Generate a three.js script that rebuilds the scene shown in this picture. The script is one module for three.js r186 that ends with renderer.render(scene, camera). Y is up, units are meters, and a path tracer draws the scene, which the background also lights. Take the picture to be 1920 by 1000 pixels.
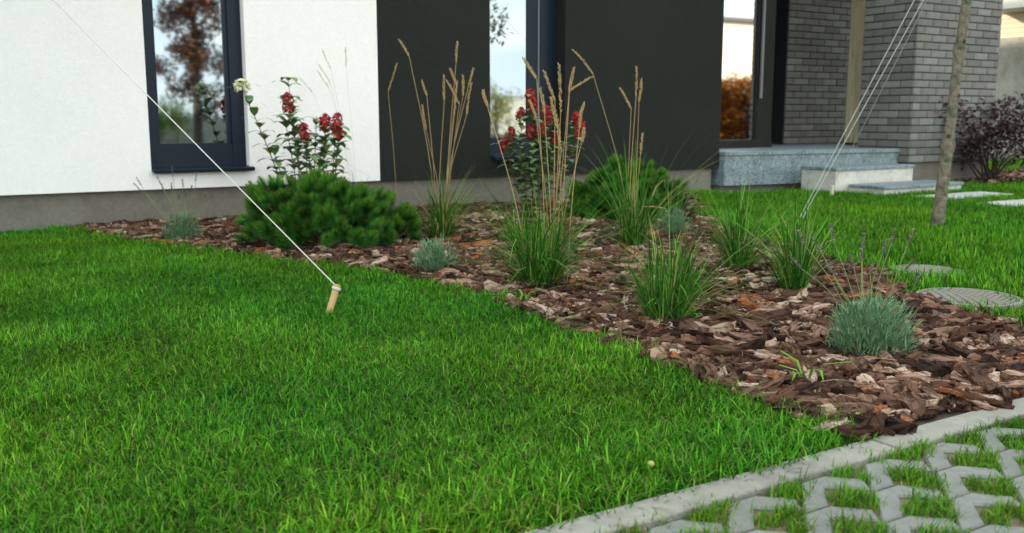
import * as THREE from 'three';
import { mergeGeometries, toCreasedNormals } from 'three/addons/utils/BufferGeometryUtils.js';
import { RoundedBoxGeometry } from 'three/addons/geometries/RoundedBoxGeometry.js';

/* ------------------------------------------------------------------ camera, sky, sun, exposure */
const scene = new THREE.Scene();
const camera = new THREE.PerspectiveCamera(2 * Math.atan(500 / 1800) * 180 / Math.PI, 1024 / 533, 0.05, 500);
camera.filmGauge = 36;
camera.position.set(0, 0.75, 0);
camera.rotation.set(-9 * Math.PI / 180, 0, 0);
camera.focus = 3.1; camera.userData.fStop = 4.5;
scene.add(camera);
const renderer = new THREE.WebGLRenderer({ antialias: true });
renderer.setSize(1024, 533);
renderer.toneMapping = THREE.LinearToneMapping;
renderer.toneMappingExposure = 2.45;
renderer.shadowMap.enabled = true;

const PS = 32 * Math.PI / 180, CP = Math.cos(PS), SP = Math.sin(PS);        // the house stands turned 32 degrees
const W = (u, v, h = 0) => new THREE.Vector3(u * CP + v * SP, h, -u * SP + v * CP);   // u along the facade, v out of it
const SUN_EL = 25 * Math.PI / 180;
const sunDir = new THREE.Vector3(-Math.sin(60 * Math.PI / 180) * Math.cos(SUN_EL), Math.sin(SUN_EL), -Math.cos(60 * Math.PI / 180) * Math.cos(SUN_EL));   // behind the house, to the left

const mul32 = (a) => () => { a |= 0; a = a + 0x6D2B79F5 | 0; let t = Math.imul(a ^ a >>> 15, 1 | a); t = t + Math.imul(t ^ t >>> 7, 61 | t) ^ t; return ((t ^ t >>> 14) >>> 0) / 4294967296; };
const hash2 = (x, y, s) => { let h = Math.imul(x, 374761393) + Math.imul(y, 668265263) + Math.imul(s, 974711); h = Math.imul(h ^ h >>> 13, 1274126177); return ((h ^ h >>> 16) >>> 0) / 4294967296; };
function vnoise(x, y, per, s) {                                              // value noise that repeats every `per` cells
  const ix = Math.floor(x), iy = Math.floor(y), fx = x - ix, fy = y - iy, m = (a) => ((a % per) + per) % per;
  const sx = fx * fx * (3 - 2 * fx), sy = fy * fy * (3 - 2 * fy);
  const a = hash2(m(ix), m(iy), s), b = hash2(m(ix + 1), m(iy), s), c = hash2(m(ix), m(iy + 1), s), d = hash2(m(ix + 1), m(iy + 1), s);
  return (a + (b - a) * sx) * (1 - sy) + (c + (d - c) * sx) * sy;
}
function fbm(x, y, per, oct, s) { let v = 0, a = 0.5, t = 0; for (let i = 0; i < oct; i++) { v += a * vnoise(x, y, per, s + i); t += a; x *= 2; y *= 2; per *= 2; a *= 0.5; } return v / t; }
const N2 = (x, y, s = 1, oct = 3) => fbm(x + 400, y + 400, 100000, oct, s);

{ // sky: clear evening blue, pale low down, warm towards the sun, thin broken cloud
  const w = 1024, h = 512, d = new Float32Array(w * h * 4);
  for (let j = 0; j < h; j++) for (let i = 0; i < w; i++) {
    const ph = ((i + 0.5) / w - 0.5) * 2 * Math.PI, th = ((j + 0.5) / h - 0.5) * Math.PI;
    const x = Math.cos(ph) * Math.cos(th), z = Math.sin(ph) * Math.cos(th), y = Math.sin(th);
    const k = Math.max(0, y), e = Math.pow(1 - k, 5.5);
    const c = [0.60 + 0.52 * e, 0.82 + 0.36 * e, 1.10 + 0.12 * e];
    const cs = x * sunDir.x + y * sunDir.y + z * sunDir.z, g = Math.pow(Math.max(0, cs), 6) * 0.9;
    c[0] += g * 1.1; c[1] += g * 0.85; c[2] += g * 0.5;
    const q = 2.2 / (k + 0.25), n = fbm(x * q + 50, z * q + 50, 4096, 5, 77) + 0.03;
    const cl = THREE.MathUtils.smoothstep(n, 0.46, 0.74) * 0.75 * THREE.MathUtils.smoothstep(y, 0.0, 0.08);
    const o = (j * w + i) * 4, cc = [1.46, 1.42, 1.36];
    for (let b = 0; b < 3; b++) d[o + b] = (c[b] * (1 - cl) + cc[b] * cl) * [1.07, 1.0, 0.885][b];
    if (y < 0) { d[o] = 0.35; d[o + 1] = 0.36; d[o + 2] = 0.33; }
    d[o + 3] = 1;
  }
  const t = new THREE.DataTexture(d, w, h, THREE.RGBAFormat, THREE.FloatType);
  t.mapping = THREE.EquirectangularReflectionMapping; t.magFilter = THREE.LinearFilter; t.minFilter = THREE.LinearFilter; t.needsUpdate = true;
  scene.background = t; scene.environment = t;
}
{
  const sun = new THREE.DirectionalLight(new THREE.Color(1, 0.86, 0.66), 4.2);
  sun.position.copy(sunDir).multiplyScalar(60); sun.castShadow = true; sun.shadow.radius = 1.2;
  sun.shadow.mapSize.set(4096, 4096);
  Object.assign(sun.shadow.camera, { left: -40, right: 40, top: 40, bottom: -40, near: 1, far: 150 });
  scene.add(sun, sun.target);
}

/* ------------------------------------------------------------------ helpers */
const used = {};
const numbered = (n) => { const k = used[n] = (used[n] ?? -1) + 1; return k ? `${n}_${String(k).padStart(3, '0')}` : n; };
function tag(o, label, category, group) { o.userData.label = label; if (category) o.userData.category = category; if (group) o.userData.group = group; return o; }
function shadows(m) { m.castShadow = true; m.receiveShadow = true; return m; }
function thing(name, label, category, u, v, h = 0, turn = PS, group) {
  const g = new THREE.Group(); g.name = numbered(name); g.position.copy(W(u, v, h)); g.rotation.y = turn; scene.add(g);
  return tag(g, label, category, group);
}
function part(parent, name, geo, mat) { const m = shadows(new THREE.Mesh(geo, mat)); m.name = name; parent.add(m); return m; }
function sub(parent, name) { const g = new THREE.Group(); g.name = name; parent.add(g); return g; }
function structure(o) { o.userData.kind = 'structure'; return o; }
function metreUV(geo) {                                                      // uv in metres from the face that each vertex lies on
  const g = geo.index ? geo.toNonIndexed() : geo, p = g.attributes.position, n = g.attributes.normal, uv = new Float32Array(p.count * 2);
  for (let i = 0; i < p.count; i++) {
    const ax = Math.abs(n.getX(i)), ay = Math.abs(n.getY(i)), az = Math.abs(n.getZ(i));
    if (ay > ax && ay > az) { uv[2 * i] = p.getX(i); uv[2 * i + 1] = p.getZ(i); }
    else if (ax > az) { uv[2 * i] = p.getZ(i); uv[2 * i + 1] = p.getY(i); }
    else { uv[2 * i] = p.getX(i); uv[2 * i + 1] = p.getY(i); }
  }
  g.setAttribute('uv', new THREE.BufferAttribute(uv, 2)); return g;
}
function box(u0, u1, h0, h1, v0, v1, r = 0) {                                // between the given u, height and v
  const g = r ? new RoundedBoxGeometry(u1 - u0, h1 - h0, v1 - v0, 1, r) : new THREE.BoxGeometry(u1 - u0, h1 - h0, v1 - v0);
  g.translate((u0 + u1) / 2, (h0 + h1) / 2, (v0 + v1) / 2); return metreUV(g);
}
const merge = (l) => mergeGeometries(l.map((g) => { const q = g.index ? g.toNonIndexed() : g; for (const k of Object.keys(q.attributes)) if (!['position', 'normal', 'uv', 'color'].includes(k)) q.deleteAttribute(k); return q; }));
function prism(pts, h0, h1, bevel = 0) {                                     // polygon of [u, v] raised from h0 to h1
  const s = new THREE.Shape(pts.map(([u, v]) => new THREE.Vector2(u, -v)));
  const g = new THREE.ExtrudeGeometry(s, { depth: h1 - h0 - bevel * 2, bevelEnabled: bevel > 0, bevelThickness: bevel, bevelSize: bevel, bevelOffset: -bevel, bevelSegments: 1 });
  g.rotateX(-Math.PI / 2); g.translate(0, h0 + bevel, 0); return metreUV(g);
}
class MB {                                                                   // collects ribbons, tubes and blobs into one geometry
  constructor() { this.p = []; this.n = []; this.c = []; this.t = []; this.i = []; }
  vert(p, n, c, u = 0, v = 0) { this.p.push(p.x, p.y, p.z); this.n.push(n.x, n.y, n.z); this.c.push(c[0], c[1], c[2]); this.t.push(u, v); return this.p.length / 3 - 1; }
  ribbon(pts, widths, side, c, fold = 0) {
    let prev = null; const T = new THREE.Vector3(), S = new THREE.Vector3(), Nn = new THREE.Vector3(), a = new THREE.Vector3(), b = new THREE.Vector3();
    for (let k = 0; k < pts.length; k++) {
      T.subVectors(pts[Math.min(k + 1, pts.length - 1)], pts[Math.max(k - 1, 0)]).normalize();
      S.copy(side).addScaledVector(T, -side.dot(T)).normalize(); Nn.crossVectors(S, T).normalize();
      const w = widths[k] / 2;
      if (k === pts.length - 1 && w < 1e-6) { const q = this.vert(pts[k], Nn, c, 0.5, k); this.i.push(prev[0], prev[1], q); break; }
      a.copy(pts[k]).addScaledVector(S, -w).addScaledVector(Nn, fold * w); b.copy(pts[k]).addScaledVector(S, w).addScaledVector(Nn, fold * w);
      const cur = [this.vert(a, Nn, c, 0, k), this.vert(b, Nn, c, 1, k)];
      if (prev) this.i.push(prev[0], prev[1], cur[1], prev[0], cur[1], cur[0]);
      prev = cur;
    }
    return this;
  }
  tube(pts, rads, k, c, vScale = 1) {
    const T = new THREE.Vector3(), X = new THREE.Vector3(), Y = new THREE.Vector3(), q = new THREE.Vector3(), nn = new THREE.Vector3(); let prev = null, len = 0;
    const ref = Math.abs(pts[pts.length - 1].y - pts[0].y) > 0.7 * pts[0].distanceTo(pts[pts.length - 1]) ? new THREE.Vector3(1, 0, 0) : new THREE.Vector3(0, 1, 0);
    for (let j = 0; j < pts.length; j++) {
      if (j) len += pts[j].distanceTo(pts[j - 1]);
      T.subVectors(pts[Math.min(j + 1, pts.length - 1)], pts[Math.max(j - 1, 0)]).normalize();
      X.copy(ref).addScaledVector(T, -ref.dot(T)).normalize(); Y.crossVectors(T, X);
      const ring = [];
      for (let a = 0; a <= k; a++) {
        const t = a / k * Math.PI * 2, r = typeof rads === 'function' ? rads(j / (pts.length - 1), t, len) : Array.isArray(rads) ? rads[j] : rads;
        nn.copy(X).multiplyScalar(Math.cos(t)).addScaledVector(Y, Math.sin(t)); q.copy(pts[j]).addScaledVector(nn, r);
        ring.push(this.vert(q, nn, c, a / k, len * vScale));
      }
      if (prev) for (let a = 0; a < k; a++) this.i.push(prev[a], prev[a + 1], ring[a + 1], prev[a], ring[a + 1], ring[a]);
      prev = ring;
    }
    return this;
  }
  blob(p, dir, len, rad, c, k = 5) {                                         // a spindle
    const d = dir.clone().normalize(), at = (t) => p.clone().addScaledVector(d, t * len);
    return this.tube([at(0), at(0.3), at(0.7), at(1)], [rad * 0.3, rad, rad * 0.8, rad * 0.1], k, c);
  }
  build() {
    const g = new THREE.BufferGeometry();
    g.setAttribute('position', new THREE.Float32BufferAttribute(this.p, 3)); g.setAttribute('normal', new THREE.Float32BufferAttribute(this.n, 3));
    g.setAttribute('color', new THREE.Float32BufferAttribute(this.c, 3)); g.setAttribute('uv', new THREE.Float32BufferAttribute(this.t, 2)); g.setIndex(this.i); return g;
  }
}
const V = (x, y, z) => new THREE.Vector3(x, y, z);
const vary = (c, r, a = 0.2) => { const k = 1 + (r() - 0.5) * 2 * a; return [c[0] * k * (1 + (r() - 0.5) * a * 0.6), c[1] * k, c[2] * k * (1 + (r() - 0.5) * a * 0.6)]; };

/* ------------------------------------------------------------------ textures and materials */
function tex(w, h, fn, srgb, rx = 1, ry = 1) {                               // fn(x, y) in 0..1 gives [r, g, b] in 0..1 (linear for colours)
  const d = new Uint8Array(w * h * 4), enc = (x) => srgb ? (x <= 0.0031308 ? x * 12.92 : 1.055 * Math.pow(x, 1 / 2.4) - 0.055) : x;
  for (let j = 0; j < h; j++) for (let i = 0; i < w; i++) { const c = fn(i / w, j / h), o = (j * w + i) * 4; for (let k = 0; k < 3; k++) d[o + k] = Math.max(0, Math.min(255, Math.round(enc(c[k]) * 255))); d[o + 3] = 255; }
  const t = new THREE.DataTexture(d, w, h); t.wrapS = t.wrapT = THREE.RepeatWrapping; t.magFilter = THREE.LinearFilter; t.minFilter = THREE.LinearMipmapLinearFilter; t.generateMipmaps = true;
  if (srgb) t.colorSpace = THREE.SRGBColorSpace; t.repeat.set(rx, ry); t.needsUpdate = true; return t;
}
const grey = (x) => [x, x, x];
const T = {};
T.plasterBump = tex(512, 512, (x, y) => grey(0.6 * fbm(x * 90, y * 90, 90, 2, 3) + 0.4 * fbm(x * 24, y * 24, 24, 3, 9)), false, 1.6, 1.6);
T.plasterTone = tex(512, 512, (x, y) => { const a = 0.93 + 0.07 * fbm(x * 6, y * 6, 6, 5, 21), g = 0.97 + 0.06 * (fbm(x * 120, y * 120, 120, 2, 5) - 0.5); return [a * g, a * g, a * g * 0.995]; }, true, 0.45, 0.45);
T.darkTone = tex(512, 512, (x, y) => { const a = 0.82 + 0.18 * fbm(x * 5, y * 5, 5, 5, 31) + 0.25 * (fbm(x * 140, y * 140, 140, 2, 8) - 0.5); return [a, a, a]; }, true, 0.6, 0.6);
T.concrete = tex(512, 512, (x, y) => { const a = 0.62 + 0.42 * fbm(x * 5, y * 5, 5, 6, 41), s = fbm(x * 60, y * 60, 60, 2, 4), st = Math.max(0, fbm(x * 9, y * 3, 3, 4, 55) - 0.50) * 1.3; const b = a * (0.86 + 0.28 * s) - st * 0.6; return [b * 1.0, b * 0.99, b * 0.95]; }, true, 0.9, 0.9);
T.concreteBump = tex(512, 512, (x, y) => grey(0.5 * fbm(x * 40, y * 40, 40, 4, 61) + 0.5 * vnoise(x * 200, y * 200, 200, 6)), false, 1.6, 1.6);
T.granite = tex(512, 512, (x, y) => { const s = vnoise(x * 130, y * 130, 130, 7), q = vnoise(x * 70, y * 70, 70, 17), m = fbm(x * 6, y * 6, 6, 3, 2); const q2 = vnoise(x * 26, y * 26, 26, 27); let b = 0.60 + 0.3 * (m - 0.5) + (s > 0.72 ? 0.4 : s < 0.25 ? -0.33 : 0) + (q > 0.72 ? 0.30 : q < 0.22 ? -0.28 : 0) + (q2 > 0.76 ? 0.30 : q2 < 0.2 ? -0.22 : 0); return [b * 0.93, b, b * 1.04]; }, true, 2.2, 2.2);
T.brick = tex(256, 256, (x, y) => { const b = 0.72 + 0.34 * fbm(x * 8, y * 8, 8, 4, 71) + 0.16 * (vnoise(x * 90, y * 90, 90, 9) - 0.5); return [b, b, b * 0.98]; }, true, 3, 3);
T.barkChip = tex(512, 256, (x, y) => {
  const wv = fbm(x * 5, y * 5, 5, 3, 81), r = fbm(x * 6, y * 34 + wv * 3, 34, 4, 83), cr = vnoise(x * 10, y * 52, 52, 87), fl = fbm(x * 12, y * 14, 12, 4, 89);
  let k = 0.05 + 1.35 * r; if (cr < 0.24) k *= 0.35; const p = THREE.MathUtils.smoothstep(fl, 0.52, 0.64);
  return [k * (0.95 + 0.35 * p), k * (0.86 + 0.42 * p), k * (0.78 + 0.48 * p)];
}, true, 5, 6);
T.barkChipBump = tex(512, 256, (x, y) => { const wv = fbm(x * 5, y * 5, 5, 3, 81); return grey(0.7 * fbm(x * 6, y * 34 + wv * 3, 34, 4, 83) + 0.3 * fbm(x * 12, y * 14, 12, 4, 89)); }, false, 5, 6);
T.trunk = tex(256, 512, (x, y) => { const n = fbm(x * 6, y * 20, 6, 5, 91), f = fbm(x * 14, y * 30, 14, 4, 94), l = vnoise(x * 5, y * 46, 5, 95), m = THREE.MathUtils.smoothstep(fbm(x * 4, y * 7, 4, 4, 97), 0.45, 0.68); let b = 0.4 + 0.8 * n - (f < 0.36 ? 0.25 : 0) - (l < 0.22 ? 0.15 : 0); return [b * (1 - 0.28 * m), b * (0.9 - 0.1 * m), b * (0.76 - 0.18 * m)]; }, true, 1, 1.4);
T.trunkBump = tex(256, 512, (x, y) => grey(0.6 * fbm(x * 6, y * 20, 6, 5, 91) + 0.4 * fbm(x * 14, y * 30, 14, 4, 94)), false, 1, 1.4);
T.soil = tex(512, 512, (x, y) => { const a = 0.5 + 0.9 * fbm(x * 24, y * 24, 24, 5, 101), g = fbm(x * 5, y * 5, 5, 3, 103); return [a * (0.95 + 0.1 * g), a * 0.92, a * 0.75]; }, true, 1, 1);
T.wood = tex(256, 256, (x, y) => { const b = 0.7 + 0.4 * fbm(x * 14, y * 2, 2, 4, 111) - (vnoise(x * 40, y * 3, 40, 113) < 0.18 ? 0.14 : 0); return [b, b * 0.93, b * 0.8]; }, true, 1, 1);
T.siding = tex(256, 256, (x, y) => { const b = 0.75 + 0.3 * fbm(x * 3, y * 16, 3, 4, 121); return [b, b * 0.95, b * 0.9]; }, true, 0.5, 0.5);
const lin = (r, g, b) => new THREE.Color().setRGB(r, g, b);
const std = (c, o = {}) => new THREE.MeshStandardMaterial({ color: lin(...c), roughness: 0.9, ...o });
const M = {
  white: std([0.86, 0.845, 0.80], { map: T.plasterTone, bumpMap: T.plasterBump, bumpScale: 0.0025 }),
  dark: new THREE.MeshPhysicalMaterial({ color: lin(0.0205, 0.0235, 0.0195), specularIntensity: 0.2, map: T.darkTone, bumpMap: T.plasterBump, bumpScale: 0.004, roughness: 0.85 }),
  plinth: std([0.182, 0.170, 0.140], { map: T.concrete, bumpMap: T.concreteBump, bumpScale: 0.003 }),
  frame: new THREE.MeshPhysicalMaterial({ color: lin(0.008, 0.015, 0.026), roughness: 0.42, specularIntensity: 0.45 }),
  doorFrame: new THREE.MeshPhysicalMaterial({ color: lin(0.014, 0.015, 0.012), roughness: 0.5, specularIntensity: 0.4 }),
  steel: std([0.20, 0.19, 0.21], { roughness: 0.5 }),
  seal: std([0.012, 0.012, 0.014], { roughness: 0.6 }),
  glass: new THREE.MeshPhysicalMaterial({ color: lin(0.29, 0.355, 0.40), metalness: 1, roughness: 0.03 }),
  doorGlass: new THREE.MeshPhysicalMaterial({ color: lin(0.60, 0.60, 0.58), metalness: 1, roughness: 0.03 }),
  granite: std([0.27, 0.33, 0.335], { map: T.granite, roughness: 0.5, bumpMap: T.concreteBump, bumpScale: 0.001 }),
  stepConcrete: std([0.62, 0.61, 0.55], { map: T.concrete, bumpMap: T.concreteBump, bumpScale: 0.003 }),
  mortar: std([0.022, 0.022, 0.020], { map: T.concrete }),
  beam: std([0.84, 0.78, 0.56], { map: T.wood, roughness: 0.7 }),
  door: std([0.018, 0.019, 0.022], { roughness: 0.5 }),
  kerb: std([0.25, 0.245, 0.21], { map: T.concrete, bumpMap: T.concreteBump, bumpScale: 0.002 }),
  paver: [0.94, 1, 1.05, 0.98].map((k) => std([0.188 * k, 0.198 * k, 0.180 * k], { map: T.concrete, bumpMap: T.concreteBump, bumpScale: 0.0016, roughness: 0.8 })),
  slab: std([0.46, 0.47, 0.46], { map: T.concrete, bumpMap: T.concreteBump, bumpScale: 0.002 }),
  slabOld: std([0.27, 0.26, 0.215], { map: T.concrete, bumpMap: T.concreteBump, bumpScale: 0.002 }),
  soil: std([0.040, 0.028, 0.019], { map: T.soil, bumpMap: T.soil, bumpScale: 0.012 }),
  thatch: std([0.030, 0.032, 0.013], { map: T.soil, bumpMap: T.soil, bumpScale: 0.02 }),
  sand: std([0.12, 0.105, 0.065], { map: T.soil, bumpMap: T.soil, bumpScale: 0.006 }),
  trunk: std([0.20, 0.188, 0.155], { map: T.trunk, bumpMap: T.trunkBump, bumpScale: 0.016 }),
  scar: std([0.05, 0.038, 0.026], { map: T.trunk, bumpMap: T.trunkBump, bumpScale: 0.01 }),
  stake: std([0.52, 0.38, 0.19], { map: T.wood, bumpMap: T.wood, bumpScale: 0.001, roughness: 0.75 }),
  stakePale: std([0.70, 0.66, 0.54], { map: T.wood, roughness: 0.75 }),
  rope: std([0.57, 0.56, 0.50]),
  leafy: new THREE.MeshPhysicalMaterial({ vertexColors: true, roughness: 0.85, specularIntensity: 0.08, transmission: 0.13, thickness: 0, side: THREE.DoubleSide, ior: 1.4 }),
  needle: new THREE.MeshPhysicalMaterial({ vertexColors: true, roughness: 0.6, specularIntensity: 0.2, side: THREE.DoubleSide }),
  plain: new THREE.MeshPhysicalMaterial({ vertexColors: true, roughness: 0.85, specularIntensity: 0.2, side: THREE.DoubleSide }),
  petal: new THREE.MeshPhysicalMaterial({ vertexColors: true, specularIntensity: 0.4, roughness: 0.9, transmission: 0.2, thickness: 0, side: THREE.DoubleSide }),
  neighbour: std([0.38, 0.385, 0.35], { map: T.concrete, bumpMap: T.plasterBump, bumpScale: 0.003 }),
  neighbourPale: std([0.70, 0.70, 0.66], { map: T.plasterTone }),
  siding: std([0.74, 0.66, 0.52], { map: T.siding }),
  farWhite: std([0.80, 0.74, 0.64], { map: T.plasterTone }),
  roof: std([0.10, 0.10, 0.10]),
  fruit: std([0.30, 0.30, 0.045], { roughness: 0.45 }),
};
const brickTones = [[0.165, 0.164, 0.146], [0.188, 0.188, 0.170], [0.140, 0.139, 0.126], [0.180, 0.172, 0.150], [0.210, 0.212, 0.194], [0.155, 0.147, 0.130]];
M.bricks = brickTones.map((c) => std(c, { map: T.brick, bumpMap: T.brick, bumpScale: 0.003, roughness: 0.85 }));
const chipTones = [[0.106, 0.054, 0.035], [0.062, 0.033, 0.023], [0.192, 0.111, 0.076], [0.041, 0.023, 0.017], [0.287, 0.185, 0.134], [0.133, 0.076, 0.053], [0.083, 0.044, 0.029], [0.112, 0.071, 0.053], [0.405, 0.299, 0.232], [0.276, 0.108, 0.044]];
const barkMat = (c, o) => new THREE.MeshPhysicalMaterial({ color: lin(...c), specularIntensity: 0.2, ...o });
M.chips = chipTones.map((c) => barkMat(c, { map: T.barkChip, bumpMap: T.barkChipBump, bumpScale: 0.006, roughness: 0.9 }));
M.chipAny = barkMat([1, 1, 1], { map: T.barkChip, bumpMap: T.barkChipBump, bumpScale: 0.006, roughness: 0.9 });

/* ------------------------------------------------------------------ ground */
{
  const g = new THREE.PlaneGeometry(300, 300, 1, 1); g.rotateX(-Math.PI / 2); metreUV(g);
  const m = shadows(new THREE.Mesh(metreUV(g), M.thatch)); m.name = 'ground'; m.position.y = -0.006; scene.add(structure(m));
}
const BED = [[0.86, -6.80], [1.02, -6.2], [1.45, -5.0], [1.80, -4.3], [1.93, -3.7], [1.94, -3.1], [1.88, -2.4], [1.83, -1.8], [1.78, -1.362], [3.05, -1.362], [3.20, -1.7], [3.34, -2.1], [3.42, -2.45], [3.75, -2.75], [3.95, -3.3], [4.25, -4.1], [4.9, -5.2], [5.8, -6.2], [6.2, -6.80]];
const inside = (P, u, v) => { let c = false; for (let i = 0, j = P.length - 1; i < P.length; j = i++) { const [a, b] = P[i], [x, y] = P[j]; if ((b > v) !== (y > v) && u < (x - a) * (v - b) / (y - b) + a) c = !c; } return c; };
const BED2 = [[9.4, -6.35], [9.4, -5.95], [10.2, -5.75], [12.5, -5.9], [15.2, -6.2], [15.2, -6.9], [11.0, -7.0], [10.2, -6.35]];
const seen = (p, mx = 250, my = 140) => {                                    // would the photograph's camera see it, with a margin in photo pixels
  const q = p.clone().sub(camera.position), c = Math.cos(-camera.rotation.x), s = Math.sin(-camera.rotation.x), y = c * q.y - s * q.z, z = s * q.y + c * q.z;
  if (z > -0.3) return 0; const px = 960 - 1800 * q.x / z, py = 500 + 1800 * y / z;
  return px > -mx && px < 1920 + mx && py > -my && py < 1000 + my ? 1800 / -z : 0;
};

/* ------------------------------------------------------------------ the house */
const house = thing('house', 'modern house with white and dark grey plaster walls above a concrete plinth', 'house', 3, -6.8);
const HL = (g) => g.translate(-3, 0, 6.8);                                   // u, v to the house's own axes
const FV = -6.78, HT = 6.55;
{
  const b = (...a) => HL(box(...a));
  // walls with openings for the two windows
  const w1 = { u0: 1.375, u1: 2.045, h0: 0.385, h1: 2.25 }, w2 = { u0: 4.035, u1: 4.775, h0: 0.41, h1: 2.25 };
  part(house, 'white_wall', merge([b(-13, w1.u0, 0.25, HT, -7.2, FV), b(w1.u1, 3.045, 0.25, HT, -7.2, FV), b(w1.u0, w1.u1, 0.25, w1.h0, -7.2, FV), b(w1.u0, w1.u1, w1.h1, HT, -7.2, FV), b(-13, -12.6, 0.25, HT, -24, -7.2)]), M.white);
  part(house, 'dark_wall', merge([b(3.045, w2.u0, 0.245, HT, -7.2, FV - 0.012), b(w2.u1, 6.585, 0.245, HT, -7.2, FV - 0.012), b(w2.u0, w2.u1, 0.245, w2.h0, -7.2, FV - 0.012), b(w2.u0, w2.u1, w2.h1, HT, -7.2, FV - 0.012), b(6.3, 6.585, 0.245, 3.2, -8.3, -7.2)]), M.dark);
  part(house, 'plinth', merge([b(-12.9, 6.52, -0.1, 0.249, -7.2, FV - 0.045)]), M.plinth);
  part(house, 'upper_storey', merge([b(6.585, 10.28, 3.2, HT, -24, -6.28), b(-12.6, 6.585, 2.8, HT - 0.1, -24, -23.6), b(10.0, 10.28, 0, 3.2, -24, -8.3)]), M.white);
  part(house, 'roof', b(-13.2, 10.5, HT, HT + 0.22, -24.2, -6.6), M.roof);
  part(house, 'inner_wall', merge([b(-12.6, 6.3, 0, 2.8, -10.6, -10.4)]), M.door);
  for (const [w, fv, lw, bot, rw, label] of [[w1, -6.86, 0.07, 0.15, 0.105, 'tall window reflecting a copper tree, in the white wall'], [w2, -6.935, 0.075, 0.13, 0.26, 'tall window in the dark wall behind the grasses']]) {
    const g = sub(house, 'window'); g.userData.label = label; const gl = w.u0 + lw, gr = w.u1 - rw, gb = w.h0 + bot;
    part(g, 'frame', merge([b(w.u0, gl, w.h0, w.h1, fv - 0.07, fv), b(gr + (rw > 0.2 ? 0.1 : 0.012), w.u1, w.h0, w.h1, fv - 0.07, fv), b(gl, gr + 0.012, w.h0, gb, fv - 0.07, fv - 0.004), b(gl, gr, w.h1 - 0.08, w.h1, fv - 0.07, fv - 0.004)]), M.frame);
    // inner sash, one step back
    part(g, 'sash', merge([b(gl - 0.001, gl + 0.018, gb, w.h1 - 0.08, fv - 0.068, fv - 0.016), b(gr - 0.018, gr + (rw > 0.2 ? 0.085 : 0.011), gb, w.h1 - 0.08, fv - 0.068, fv - 0.016), b(gl + 0.018, gr - 0.018, gb, gb + 0.018, fv - 0.068, fv - 0.016)]), M.frame);
    if (rw > 0.2) part(g, 'seal', b(gr + 0.087, gr + 0.098, gb, w.h1 - 0.08, fv - 0.068, fv - 0.008), M.steel);
    part(g, 'pane', b(gl + 0.018, gr - 0.018, gb + 0.018, w.h1 - 0.08, fv - 0.05, fv - 0.03), M.glass);
    part(g, 'sill', merge([HL(new RoundedBoxGeometry(w.u1 - w.u0 + (rw > 0.2 ? -0.03 : 0.02), 0.02, 0.17, 1, 0.004).rotateX(0.08).translate((w.u0 + w.u1) / 2 + (rw > 0.2 ? 0.0 : 0.012), w.h0 - 0.004, FV - 0.035)), b(w.u0 + 0.01, w.u1 + (rw > 0.2 ? -0.02 : 0.02), w.h0 - 0.028, w.h0 - 0.006, FV + 0.036, FV + 0.046)]), M.frame);
  }
  // glazed bay beside the entrance door
  const g = sub(house, 'window'); g.userData.label = 'glazed panel beside the entrance, mirroring a sunlit white building';
  part(g, 'frame', merge([b(6.585, 7.93, 0.40, 0.485, -7.52, -7.385), b(7.70, 7.93, 0.485, 3.2, -7.5, -7.40), b(7.83, 7.93, 0.485, 3.2, -8.3, -7.5)]), M.doorFrame);
  part(g, 'pane', b(6.60, 7.70, 0.485, 3.2, -7.46, -7.43), M.doorGlass);
  part(g, 'handle_bar', b(7.712, 7.732, 0.92, 2.3, -7.385, -7.36), M.steel);
  const d = sub(house, 'door'); d.userData.label = 'dark entrance door deep in the recess';
  part(d, 'leaf', b(7.93, 8.99, 0.40, 3.2, -8.5, -8.42), M.door);
}
{ // porch post
  const t = thing('porch_post', 'beige timber post between the brick wall and the brick pillar', 'post', 9.52, -7.58, 0.40);
  part(t, 'shaft', box(-0.115, 0.115, 0.02, 2.8, -0.05, 0.05, 0.006), M.beam);
  part(t, 'foot', box(-0.10, 0.10, 0, 0.02, -0.04, 0.04), M.frame);
}
/* bricks: each brick a mesh, a mortar core behind them */
const brickGeo = {};
function brickShape(l, axis) {
  const k = l.toFixed(3) + axis;
  return brickGeo[k] ??= axis === 'u' ? box(-l / 2, l / 2, -0.0335, 0.0335, -0.03, 0.004, 0.003) : box(-0.004, 0.03, -0.0335, 0.0335, -l / 2, l / 2, 0.003);
}
function brickFace(t, r, axis, from, to, h0, h1, at, hSolo) {                // running bond on one face; above hSolo joined
  const rest = []; let row = 0;
  for (let h = h0 + 0.0375; h < h1; h += 0.077, row++) {
    let s = from - (row % 2 ? 0.125 : 0) + 0.0;
    while (s < to - 0.02) {
      const a = Math.max(s, from) + 0.005, e = Math.min(s + 0.25, to) - 0.005; s += 0.25;
      if (e - a < 0.03) continue;
      const g = brickShape(Math.round((e - a) * 1000) / 1000, axis), m = M.bricks[Math.floor(r() * M.bricks.length)];
      const p = axis === 'u' ? V((a + e) / 2, h, at + (r() - 0.5) * 0.002) : V(at + (r() - 0.5) * 0.002, h, (a + e) / 2);
      if (h < hSolo) part(t, 'brick', g, m).position.copy(p); else rest.push(g.clone().translate(p.x, p.y, p.z));
    }
  }
  if (rest.length) part(t, 'upper_bricks', merge(rest), M.bricks[1]).userData.kind = 'stuff';
}
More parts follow.
